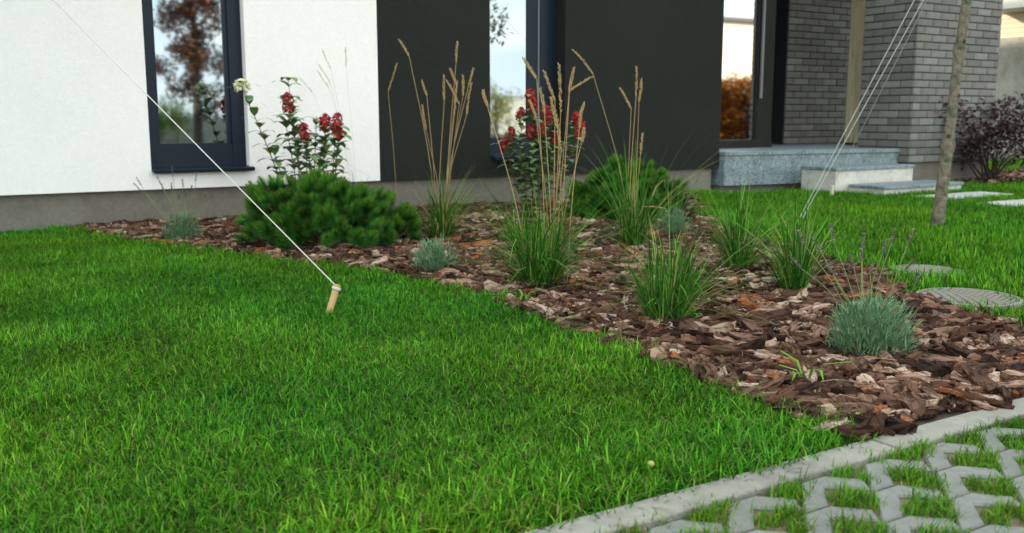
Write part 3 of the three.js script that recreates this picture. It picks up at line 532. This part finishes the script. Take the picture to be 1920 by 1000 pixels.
function lavender(label, u, v, seed, R, H, nLeaf, spikes, tone = 1) {
  const t = thing('lavender', label, 'lavender', u, v, 0.01, 0), r = mul32(seed), m = new MB();
  const pal = [[0.14, 0.255, 0.14], [0.19, 0.32, 0.185], [0.095, 0.195, 0.10], [0.15, 0.28, 0.13]];
  for (let k = 0; k < nLeaf; k++) {
    const a = r() * 6.283, el = Math.acos(1 - r() * 0.98), rr = Math.pow(r(), 0.4), dir = V(Math.cos(a) * Math.sin(el), Math.cos(el), Math.sin(a) * Math.sin(el));
    const lump = 0.72 + 0.56 * N2(dir.x * 3 + seed, dir.z * 3 + dir.y * 2, 4), p = V(dir.x * R * rr * lump, dir.y * H * rr * 0.9 * lump + 0.015, dir.z * R * rr * lump), o = V(dir.x * 0.8 + (r() - 0.5) * 1.3, 0.75 + (r() - 0.3) * 0.7, dir.z * 0.8 + (r() - 0.5) * 1.3).normalize(), L = 0.022 + r() * 0.022;
    m.ribbon([p, p.clone().addScaledVector(o, L * 0.55).add(V(0, 0.002, 0)), p.clone().addScaledVector(o, L)], [0.0026, 0.0038, 0], V(-o.z, (r() - 0.5), o.x).normalize(), vary(pal[Math.floor(r() * 4)], r, 0.22).map((x) => x * tone));
  }
  part(t, 'foliage', m.build(), M.leafy);
  for (const [x, y, z] of spikes) {
    const sm = new MB(), dz = (r() - 0.5) * 0.16, tip = V(x, y - 0.01, z + dz), base = V(x * 0.28 + (r() - 0.5) * 0.05, H * 0.6, (z + dz) * 0.3), hd = base.clone().lerp(tip, 0.82).add(V((r() - 0.5) * 0.012, 0, 0));
    sm.tube(curve([base, base.clone().lerp(hd, 0.5).add(V((r() - 0.5) * 0.03, 0.01, 0)), hd], 8), 0.0012, 4, vary([0.17, 0.23, 0.085], r, 0.2)); const st = part(t, 'flower_stem', sm.build(), M.plain);
    const h = new MB(), ax = tip.clone().sub(hd), L = Math.min(0.07, ax.length()); ax.normalize();
    for (let k = 0; k < 34; k++) { const w = Math.floor(k / 5) / 7, a = r() * 6.283, o = V(Math.cos(a), 0.8, Math.sin(a)).normalize(), p = tip.clone().addScaledVector(ax, -L * (1 - w)); h.blob(p, o, 0.0085, 0.0021, vary(r() < 0.03 ? [0.19, 0.17, 0.30] : [0.17, 0.145, 0.115], r, 0.3), 4); }
    part(st, 'flower_spike', h.build(), M.plain);
  }
  return t;
}
lavender('silvery lavender with grey spikes in the bark, nearest the paving', 2.46, -1.86, 410, 0.128, 0.195, 2300, [[-0.22, 0.40, -0.06], [-0.18, 0.38, -0.06], [-0.12, 0.42, -0.07], [-0.01, 0.39, -0.06], [-0.04, 0.35, -0.05], [-0.05, 0.32, -0.05], [0.10, 0.40, -0.06], [0.16, 0.40, -0.06], [0.04, 0.38, -0.06], [-0.23, 0.31, -0.05], [-0.15, 0.30, -0.05], [0.02, 0.29, -0.04], [0.12, 0.28, 0], [0.09, 0.33, 0]]);
lavender('small lavender with dark spikes against the plinth under the white wall', 1.33, -5.78, 420, 0.11, 0.17, 1100, [[-0.27, 0.39, -0.06], [-0.18, 0.39, -0.06], [-0.07, 0.45, -0.07], [-0.05, 0.36, -0.06], [0.09, 0.42, -0.06], [-0.11, 0.36, -0.06], [-0.31, 0.35, -0.06], [0.02, 0.30, -0.04], [-0.03, 0.29, -0.04], [0.14, 0.30, -0.04], [0.20, 0.30, -0.05], [0.0, 0.38, 0], [0.05, 0.34, 0.03]], 0.9);
lavender('low lavender cushion without spikes below the left reed grass', 2.05, -3.98, 430, 0.105, 0.15, 1100, [[-0.02, 0.16, 0.1]], 0.95);
lavender('bluish lavender in front of the right hand pine', 3.95, -4.45, 440, 0.12, 0.16, 900, [[-0.06, 0.36, 0], [0.0, 0.40, 0], [0.05, 0.38, 0.02], [0.1, 0.33, 0], [0.15, 0.38, 0], [-0.12, 0.33, 0], [0.18, 0.30, 0]], 0.9);

/* dwarf pines */
function shootGeo(seed) {
  const r = mul32(seed), m = new MB();
  for (let k = 0; k < 150; k++) {
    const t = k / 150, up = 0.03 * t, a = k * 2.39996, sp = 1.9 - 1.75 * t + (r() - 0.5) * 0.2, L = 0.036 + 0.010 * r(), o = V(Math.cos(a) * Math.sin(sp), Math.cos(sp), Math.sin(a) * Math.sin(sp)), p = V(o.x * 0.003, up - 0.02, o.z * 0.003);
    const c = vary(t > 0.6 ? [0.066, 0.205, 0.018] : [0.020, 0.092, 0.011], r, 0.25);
    m.ribbon([p, p.clone().addScaledVector(o, L * 0.6), p.clone().addScaledVector(o, L).add(V(0, 0.004, 0))], [0.0022, 0.0021, 0], V(-o.z, 0.3, o.x).normalize(), c);
  }
  m.tube([V(0, -0.06, 0), V(0, 0.05, 0)], [0.004, 0.003], 4, [0.12, 0.07, 0.035]);
  return m.build();
}
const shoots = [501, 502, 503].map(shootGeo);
function pine(label, u, v, seed, rx, rz, H, n, shape) {
  const t = thing('dwarf_pine', label, 'pine', u, v, 0, PS * 0.5), r = mul32(seed), lists = [[], [], []], tips = [];
  for (let k = 0; k < n; k++) {
    const a = r() * 6.283, ce = 0.02 + 0.98 * r(), se = Math.sqrt(1 - ce * ce), lump = 0.62 + 0.62 * N2(Math.cos(a) * se * 2.4 + seed, ce * 3 + Math.sin(a) * se * 2.4, 6), dp = r() < 0.62 ? 1 : 0.72 + 0.25 * r();
    const q = shape(Math.cos(a)), p = V(Math.cos(a) * se * rx * lump * dp, (0.03 + Math.pow(ce, 0.75) * H * lump * q * dp * (0.86 + 0.14 * r())), Math.sin(a) * se * rz * lump * dp);
    const dir = V(Math.cos(a) * se * 0.9 + (r() - 0.5) * 0.4, 0.55 + ce * 0.7, Math.sin(a) * se * 0.9 + (r() - 0.5) * 0.4).normalize(); tips.push(p);
    lists[Math.floor(r() * 3)].push([p, dir, 0.95 + 0.5 * r(), r()]);
  }
  const mat = new THREE.Matrix4(), c = new THREE.Color(), up = V(0, 1, 0);
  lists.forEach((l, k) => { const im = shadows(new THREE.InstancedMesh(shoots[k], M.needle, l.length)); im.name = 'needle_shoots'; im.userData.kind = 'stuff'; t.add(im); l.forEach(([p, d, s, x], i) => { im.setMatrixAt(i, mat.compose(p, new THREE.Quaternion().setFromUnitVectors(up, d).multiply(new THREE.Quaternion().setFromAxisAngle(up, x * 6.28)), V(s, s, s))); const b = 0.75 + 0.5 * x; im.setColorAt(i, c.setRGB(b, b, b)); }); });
  for (let k = 0; k < 16; k++) { const e = tips[Math.floor(k * tips.length / 16)], m = new MB(); m.tube(curve([V((r() - 0.5) * 0.08, 0, (r() - 0.5) * 0.08), V(e.x * 0.5, e.y * 0.32, e.z * 0.5), e], 8), [...Array(9).keys()].map((i) => 0.011 - i * 0.0009), 6, vary([0.10, 0.062, 0.036], r, 0.2)); part(t, 'branch', m.build(), M.plain); }
  return t;
}
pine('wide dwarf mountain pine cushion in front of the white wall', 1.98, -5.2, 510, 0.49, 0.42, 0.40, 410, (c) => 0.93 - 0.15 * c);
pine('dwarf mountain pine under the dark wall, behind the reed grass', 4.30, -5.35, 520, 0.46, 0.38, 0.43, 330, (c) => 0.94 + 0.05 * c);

/* panicle hydrangeas: stems, paired leaves, flower heads */
const leafGeo = (() => { const m = new MB(); m.ribbon([V(0, 0, 0), V(0.010, 0.005, 0), V(0.026, 0.006, 0), V(0.043, 0.0, 0), V(0.056, -0.010, 0)], [0.003, 0.021, 0.027, 0.018, 0], V(0, 0, 1), [1, 1, 1], 0.22); return m.build(); })();
M.hLeaf = [[0.070, 0.175, 0.032], [0.10, 0.225, 0.038], [0.05, 0.13, 0.026], [0.16, 0.25, 0.048]].map((c) => new THREE.MeshPhysicalMaterial({ color: lin(...c), roughness: 0.8, transmission: 0.25, thickness: 0, side: THREE.DoubleSide }));
function flowerHead(r, rad, hgt, pal) {
  const m = new MB();
  for (let k = 0; k < 105; k++) {
    const t = r(), a = r() * 6.283, rr = rad * (0.55 + 0.5 * r()) * Math.sqrt(1 - Math.pow(Math.abs(t - 0.38) / 0.66, 2)), p = V(Math.cos(a) * rr, t * hgt, Math.sin(a) * rr), n = V(Math.cos(a), 0.4 + (t - 0.4), Math.sin(a)).normalize(), c = vary(pal[Math.floor(r() * pal.length)], r, 0.2);
    const X = V(0, 1, 0).cross(n).normalize(), Y = n.clone().cross(X), tw = r() * 1.5;
    for (let q = 0; q < 4; q++) { const b = tw + q * 1.571, d = X.clone().multiplyScalar(Math.cos(b)).addScaledVector(Y, Math.sin(b)), s = X.clone().multiplyScalar(-Math.sin(b)).addScaledVector(Y, Math.cos(b)); m.ribbon([p, p.clone().addScaledVector(d, 0.006).addScaledVector(n, 0.002), p.clone().addScaledVector(d, 0.0115)], [0.003, 0.0095, 0.004], s, c); }
  }
  return m.build();
}
function hydrangea(label, u, v, seed, stems, leafFrom = 0.1) {
  const t = thing('hydrangea', label, 'hydrangea', u, v, 0, 0), r = mul32(seed);
  const RED = [[0.26, 0.010, 0.014], [0.36, 0.018, 0.020], [0.18, 0.008, 0.012], [0.42, 0.045, 0.040]], CREAM = [[0.78, 0.76, 0.42], [0.84, 0.84, 0.62]];
  for (const [x, y, z, kind, bx] of stems) {
    const tip = V(x, y, z), base = V((bx ?? x * 0.35) + (r() - 0.5) * 0.03, 0, z * 0.3), c = curve([base, base.clone().lerp(tip, 0.55).add(V((bx !== undefined ? 0 : x) * 0.05, 0.03, 0)), tip], 20), m = new MB();
    m.tube(c, c.map((_, i) => 0.0042 - i * 0.00012), 6, vary([0.16, 0.065, 0.045], r, 0.2)); const st = part(t, 'stem', m.build(), M.plain);
    let ang = r() * 3; const len = c.reduce((a, p, i) => a + (i ? p.distanceTo(c[i - 1]) : 0), 0), n = Math.floor(len * (1 - leafFrom) / 0.05);
    for (let k = 0; k < n; k++) { const p = c[Math.min(20, Math.round(20 * (leafFrom + (1 - leafFrom) * (k + 0.6) / n)))]; ang += 1.571 + (r() - 0.5) * 0.4; for (const s of [0, Math.PI]) { const lf = part(st, 'leaf', leafGeo, M.hLeaf[Math.floor(r() * 4)]); lf.position.copy(p); lf.rotation.set(0, ang + s, 0.35 + (r() - 0.5) * 0.7, 'YXZ'); lf.scale.setScalar(1.5 + 0.9 * r()); } }
    if (kind) { const f = part(st, 'flower_head', flowerHead(r, kind === 2 ? 0.056 : 0.044, kind === 2 ? 0.08 : 0.09 + 0.04 * r(), kind === 2 ? CREAM : RED), M.petal); f.position.copy(tip).add(V(0, -0.03, 0)); f.rotation.set((r() - 0.5) * 0.5, r() * 6, (r() - 0.5) * 0.6); if (kind === 2) f.userData.label = 'creamy white flower head'; }
  }
  return t;
}
hydrangea('hydrangea with one creamy and several red flower heads before the white wall', 2.22, -6.15, 610, [[-0.40, 0.93, -0.02, 2, -0.05], [-0.10, 0.97, -0.05, 0, 0.0], [-0.08, 0.80, 0.05, 1, 0.02], [0.03, 0.60, 0.06, 1, 0.06], [0.14, 0.68, -0.02, 1, 0.12], [0.22, 0.68, 0.02, 1, 0.16], [0.24, 0.62, 0.03, 1, 0.17], [0.07, 0.74, -0.1, 0, 0.05], [-0.2, 0.55, 0.05, 0, -0.08], [0.0, 0.62, -0.05, 0, 0.02], [0.1, 0.58, -0.1, 0, 0.08], [-0.12, 0.72, 0.0, 0, -0.02]], 0.25);
hydrangea('hydrangea with many red flower heads under the window of the dark wall', 4.04, -6.15, 620, [[-0.03, 0.87, -0.10, 1], [-0.01, 0.81, -0.05, 1], [0.10, 0.76, -0.08, 1], [0.12, 0.71, -0.02, 1], [0.16, 0.55, -0.05, 1], [-0.02, 0.60, -0.02, 1], [-0.18, 0.58, -0.05, 1], [-0.22, 0.51, 0.0, 1], [0.33, 0.70, -0.08, 1], [0.34, 0.60, -0.02, 1], [-0.10, 0.73, -0.1, 1], [0.05, 0.62, 0.03, 1], [0.2, 0.5, 0.05, 0], [-0.1, 0.45, 0.05, 0]], 0.15);

/* purple bush and the two young trees */
function leafCloud(m, r, centre, rad, n, pal, L, wd) {
  for (let k = 0; k < n; k++) {
    const a = r() * 6.283, ce = r() * 2 - 1, se = Math.sqrt(1 - ce * ce), rr = Math.cbrt(r()), p = V(centre.x + Math.cos(a) * se * rad * rr, centre.y + ce * rad * rr * 0.85, centre.z + Math.sin(a) * se * rad * rr);
    const o = V(r() - 0.5, (r() - 0.6) * 0.8, r() - 0.5).normalize(), l = L * (0.7 + 0.6 * r());
    m.ribbon([p, p.clone().addScaledVector(o, l * 0.5), p.clone().addScaledVector(o, l)], [wd * 0.25, wd, 0], V(-o.z, r() - 0.5, o.x).normalize(), vary(pal[Math.floor(r() * pal.length)], r, 0.3), 0.1);
  }
}
{
  const t = thing('purple_bush', 'dark purple leaved shrub at the right end of the brick pillar', 'shrub', 9.76, -6.02, 0, 0), r = mul32(710), ends = [];
  for (let k = 0; k < 16; k++) {
    const a = r() * 6.283, e = V(-0.02 + Math.cos(a) * 0.45 * Math.sqrt(r()) + (k < 3 ? -0.33 : 0.22), 0.36 + r() * 0.46, Math.sin(a) * 0.3), m = new MB();
    if (k < 2) e.y = 0.66; m.tube(curve([V((r() - 0.5) * 0.12, 0, (r() - 0.5) * 0.1), V(e.x * 0.4, 0.3, e.z * 0.4), e], 10), [...Array(11).keys()].map((i) => 0.013 - i * 0.0009), 6, [0.05, 0.036, 0.032]); part(t, 'stem', m.build(), M.plain); ends.push(e);
  }
  const m = new MB(); for (const e of ends) for (let q = 0; q < 6; q++) leafCloud(m, r, e.clone().add(V((r() - 0.5) * 0.42, (r() - 0.5) * 0.36, (r() - 0.5) * 0.42)), 0.13, 32, [[0.050, 0.028, 0.034], [0.035, 0.022, 0.030], [0.085, 0.055, 0.060], [0.065, 0.042, 0.036], [0.14, 0.11, 0.11]], 0.055, 0.036);
  part(t, 'foliage', m.build(), M.plain);
}
function youngTree(label, u, v, path, seed, r0, knots, crownR = 1) {
  const t = thing('young_tree', label, 'tree', u, v, 0, 0), r = mul32(seed), c = curve(path, 110), m = new MB(), H = path[path.length - 1].y;
  m.tube(c, (s, a, len) => { let k = (0.64 + 0.36 * Math.exp(-len / 0.5)) * r0 * (1 + 0.07 * (N2(Math.cos(a) * 1.2 + 5, len * 9 + Math.sin(a) * 1.2, seed) - 0.5)) + (s < 0.03 ? (0.03 - s) * 0.12 : 0); for (const [h, b] of knots) k += b * Math.exp(-(((len - h) / 0.04) ** 2)) * (0.55 + 0.9 * N2(Math.cos(a) * 2 + 9, Math.sin(a) * 2 + len * 20, seed + 3)); return k; }, 18, [1, 1, 1]);
  part(t, 'trunk', m.build(), M.trunk);
  for (const [h, , az] of knots) { const p = c.reduce((a, q) => Math.abs(q.y - h) < Math.abs(a.y - h) ? q : a), s = part(t, 'pruning_scar', metreUV(new THREE.SphereGeometry(0.014, 10, 8).scale(1, 1.15, 0.4)), M.scar); s.rotation.y = az; s.position.set(p.x + Math.sin(az) * r0 * 0.72, h + 0.01, p.z + Math.cos(az) * r0 * 0.72); }
  const crown = new MB(), top = path[path.length - 1];
  for (let k = 0; k < 7; k++) { const a = k * 2.4, s = c[Math.floor(74 + k * 5)], e = V(s.x + Math.cos(a) * (0.5 + 0.25 * r()) * crownR, s.y + 0.35 + 0.3 * r(), s.z + Math.sin(a) * (0.5 + 0.25 * r()) * crownR), b = new MB(); b.tube(curve([s, s.clone().lerp(e, 0.5).add(V(0, 0.08, 0)), e], 8), [...Array(9).keys()].map((i) => 0.016 - i * 0.0015), 6, [1, 1, 1]); part(t, 'limb', b.build(), M.trunk); for (let q = 0; q < 5; q++) leafCloud(crown, r, s.clone().lerp(e, 0.4 + 0.16 * q).add(V((r() - 0.5) * 0.3, (r() - 0.3) * 0.3, (r() - 0.5) * 0.3)), 0.22 * crownR, 34 * crownR * crownR | 0, [[0.05, 0.12, 0.02], [0.07, 0.15, 0.025], [0.11, 0.15, 0.03]], 0.07, 0.042); }
  leafCloud(crown, r, top, 0.35, 160, [[0.05, 0.12, 0.02], [0.07, 0.15, 0.025]], 0.07, 0.042);
  part(t, 'crown', crown.build(), M.leafy);
  return c;
}
const treeR = youngTree('young tree with a slim knotted trunk in the lawn before the brick pillar', 5.68, -3.83, [V(0, -0.05, 0), V(0.012, 0.2, 0), V(0.048, 0.62, -0.02), V(0.075, 1.08, -0.03), V(0.115, 1.5, -0.05), V(0.17, 2.2, -0.05), V(0.21, 3.2, -0.06)], 720, 0.0455, [[0.60, 0.011, -0.5], [1.20, 0.009, 0.3], [0.86, 0.0, 0.9]]);
const treeL = youngTree('young tree outside the left edge that holds the left rope', -0.15, -4.7, [V(0, -0.05, 0), V(0.02, 0.6, 0), V(0.0, 1.4, 0.02), V(0.03, 2.2, 0), V(0.02, 3.2, 0)], 730, 0.055, [[0.9, 0.012, 0.4]], 1.9);  // crown of this unseen tree enlarged to cut skylight on the left lawn
function rope(label, a, b, sag, extra) {
  const t = thing('rope', label, 'rope', 0, 0, 0, 0, null); delete t.userData.group; t.position.copy(a);
  const d = b.clone().sub(a), m = new MB(), pts = []; for (let k = 0; k <= 40; k++) { const s = k / 40; pts.push(d.clone().multiplyScalar(s).add(V(0, -sag * 4 * s * (1 - s), 0))); }
  m.tube(pts, 0.0021, 6, [1, 1, 1]); part(t, 'cord', m.build(), M.rope); if (extra) part(t, 'knot', extra, M.rope); return t;
}
function peg(label, p, dir, L, rad, mat) {
  const t = thing('peg', label, 'peg', 0, 0, 0, 0); t.position.copy(p); const d = dir.clone().normalize(), m = new MB();
  m.tube([d.clone().multiplyScalar(-0.06), d.clone().multiplyScalar(L * 0.5), d.clone().multiplyScalar(L - 0.004), d.clone().multiplyScalar(L)], [rad * 0.95, rad, rad, rad * 0.86], 16, [1, 1, 1], 3); part(t, 'shaft', m.build(), mat);
  const cap = new THREE.CircleGeometry(rad * 0.86, 16); cap.rotateX(-Math.PI / 2); cap.applyQuaternion(new THREE.Quaternion().setFromUnitVectors(V(0, 1, 0), d)); cap.translate(d.x * L, d.y * L, d.z * L); part(t, 'cut_end', cap, mat); return { t, d };
}
{
  const pb = W(1.293, -3.38, 0), { t, d } = peg('light wooden peg with a white cord tied round its top, in the left lawn', pb, V(0.036, 0.118, -0.02), 0.122, 0.0135, M.stake);
  const m = new MB(), q = new THREE.Quaternion().setFromUnitVectors(V(0, 1, 0), d), ring = []; for (let k = 0; k <= 44; k++) { const a = k / 22 * Math.PI * 2; ring.push(V(Math.cos(a) * 0.0155, 0.104 + k * 0.0002, Math.sin(a) * 0.0155).applyQuaternion(q)); }
  m.tube(ring, 0.0028, 6, [1, 1, 1]); part(t, 'cord_loop', m.build(), M.rope);
  const at = pb.clone().addScaledVector(d, 0.113);
  rope('white cord running up left from the wooden peg in the lawn', at, W(-0.13, -4.66, 2.02), 0.0);
  const at2 = W(-0.15, -4.7, 2.02), k2 = metreUV(new THREE.TorusGeometry(0.042, 0.004, 6, 24).rotateX(Math.PI / 2)); const band = part(t, 'tree_loop', k2, M.rope); band.position.copy(at2).sub(pb);
}
{
  const top = treeR.reduce((a, q) => Math.abs(q.y - 2.16) < Math.abs(a.y - 2.16) ? q : a).clone().add(W(5.68, -3.83));
  const e = W(5.08, -4.45, 0.02), p2 = W(6.97, -5.76, 0);
  rope('upper cord of the double rope from the tree down into the grass tufts', top.clone().add(V(-0.05, 0.02, 0)), e.clone().add(V(-0.008, 0.03, 0)), 0.004);
  rope('lower cord of the double rope from the tree down into the grass tufts', top.clone().add(V(0.01, 0.02, 0.05)), e.clone().add(V(0.012, 0.03, 0)), 0.004);
  rope('greyish single cord from the tree to the small peg before the steps', top.clone().add(V(0.02, -0.02, -0.05)), p2.clone().add(V(0, 0.11, 0)), 0.006);
  peg('small pale peg standing in the lawn in front of the block step', p2, V(0.0, 0.12, 0.01), 0.125, 0.018, M.stakePale);
  peg('hidden low peg among the grass tufts where the double rope ends', e.clone().setY(0), V(-0.03, 0.1, 0), 0.05, 0.013, M.stakePale);
}
{ // small things
  const t = thing('fallen_fruit', 'tiny yellow fruit lying in the lawn near the kerb', 'fruit', 1.252, -1.46, 0.034, 0);
  part(t, 'flesh', metreUV(new THREE.SphereGeometry(0.0078, 14, 10).scale(1, 0.92, 1)), M.fruit); part(t, 'stalk', new THREE.CylinderGeometry(0.0008, 0.0008, 0.006, 5).translate(0, 0.010, 0), M.trunk);
  const weed = (label, u, v, seed, n, len) => { const w = thing('weed', label, 'weed', u, v, 0.015, 0), r = mul32(seed), m = new MB(); for (let k = 0; k < n; k++) { const a = r() * 6.283, o = V(Math.cos(a), 0, Math.sin(a)), L = len * (0.6 + 0.6 * r()); m.ribbon([V(0, 0, 0), V(o.x * L * 0.3, L * 0.5, o.z * L * 0.3), V(o.x * L * 0.8, L * 0.6, o.z * L * 0.8), V(o.x * L, L * 0.4, o.z * L)], [0.004, 0.009, 0.009, 0], V(-o.z, 0, o.x), vary([0.12, 0.26, 0.03], r, 0.2), 0.15); } part(w, 'leaves', m.build(), M.leafy); };
  weed('bright green weed with broad blades on the bark near the lawn corner', 2.02, -1.72, 801, 5, 0.12);
  weed('low clover-like weed at the foot of the front fountain grass', 2.33, -2.53, 802, 26, 0.05);
  weed('second low weed on the bark, right of the front fountain grass', 2.40, -2.56, 803, 22, 0.045);
  weed('thin yellowish weed at the lawn edge beside the middle grass', 1.99, -3.1, 804, 6, 0.10);
}

/* ------------------------------------------------------------------ what the window panes mirror, behind the photographer */
{
  const cl = (name, label, cat, u, v, seed, spots, pal, L, wd, trunkH) => {
    const t = thing(name, label, cat, u, v, 0, 0), r = mul32(seed), m = new MB(); for (const [x, y, z, rad, n] of spots) leafCloud(m, r, V(x, y, z), rad, n, pal, L, wd);
    const tr = new MB(); tr.tube(curve([V(0, 0, 0), V(0.03, trunkH * 0.5, 0), V(0, trunkH, 0)], 6), [0.09, 0.08, 0.07, 0.06, 0.05, 0.04, 0.02], 8, [0.1, 0.08, 0.06]); part(t, 'trunk', tr.build(), M.plain); part(t, 'crown', m.build(), M.leafy);
  };
  const r = mul32(900), sp = []; for (let k = 0; k < 95; k++) { const y = 0.8 + 3.4 * r(), w = 0.80 - 0.07 * y; sp.push([(r() - 0.5) * 2 * w, y, (r() - 0.5) * 2 * w, 0.22, 50]); }
  cl('copper_tree', 'copper leaved tree behind the photographer, mirrored in the left window', 'tree', 4.63, 4.75, 901, sp, [[0.10, 0.045, 0.026], [0.16, 0.070, 0.034], [0.05, 0.028, 0.022], [0.24, 0.11, 0.05]], 0.12, 0.07, 3.6);
  const bs = []; for (let k = 0; k < 26; k++) bs.push([(r() - 0.5) * 1.7, 0.35 + r() * 0.9, (r() - 0.5) * 1.0, 0.4, 60]);
  cl('green_bush', 'round green bush behind the photographer', 'shrub', 6.2, 15.3, 902, bs, [[0.07, 0.16, 0.02], [0.11, 0.2, 0.03]], 0.12, 0.07, 0.8);
  const ys = []; for (let k = 0; k < 22; k++) ys.push([(r() - 0.5) * 1.0, 0.3 + r() * 1.3, (r() - 0.5) * 0.8, 0.3, 60]);
  cl('yellow_shrub', 'yellow green shrub behind the photographer, mirrored in the middle window', 'shrub', 14.4, 10.0, 903, ys, [[0.30, 0.28, 0.03], [0.22, 0.24, 0.03]], 0.1, 0.06, 1.2);
  const hs = []; for (let k = 0; k < 230; k++) hs.push([(r() - 0.5) * 4.6, 0.1 + r() * 1.7, (r() - 0.5) * 4.6, 0.36, 90]);
  cl('copper_hedge', 'copper beech hedge at the far right behind the photographer', 'hedge', 22.0, 6.7, 904, hs, [[0.20, 0.068, 0.012], [0.10, 0.036, 0.010], [0.36, 0.135, 0.022]], 0.13, 0.085, 1.4);
  const t = thing('white_house', 'sunlit white house far behind the photographer', 'house', 30, 14.5);
  part(t, 'wall', box(-3.4, 3.4, -0.1, 4.5, 0, 6), M.farWhite); part(t, 'roof', box(-3.6, 3.6, 4.5, 4.65, -0.2, 6.2), M.roof);
  for (const x of [-2.2, 1.8]) { const w = sub(t, 'window'); part(w, 'pane', box(x, x + 1.1, 0.9, 2.0, -0.02, 0.02), M.glass); part(w, 'sill', box(x - 0.05, x + 1.15, 0.84, 0.9, -0.08, 0.02), M.frame); }
  const t2 = thing('garden_wall', 'low white garden wall behind the photographer', 'wall', 20.5, 18.2); part(t2, 'panel', box(-1.2, 4, -0.1, 1.4, 0, 0.25), M.farWhite); part(t2, 'coping', box(-1.25, 4.05, 1.4, 1.46, -0.04, 0.29), M.slab);
}
const groups = { reed_grass: 'feather reed grasses in the bark bed', fountain_grass: 'fountain grass tufts in the bark bed', lavender: 'lavenders in the bark bed', dwarf_pine: 'dwarf pines along the house', hydrangea: 'hydrangeas along the house wall', stepping_stone: 'stepping stones in the lawn', rope: 'cords that steady the young trees', peg: 'pegs in the lawn', weed: 'weeds on the bark', young_tree: 'young trees held by cords' };
for (const o of scene.children) { const g = groups[o.name.replace(/_\d+$/, '')]; if (g) o.userData.group = g; }
renderer.render(scene, camera);
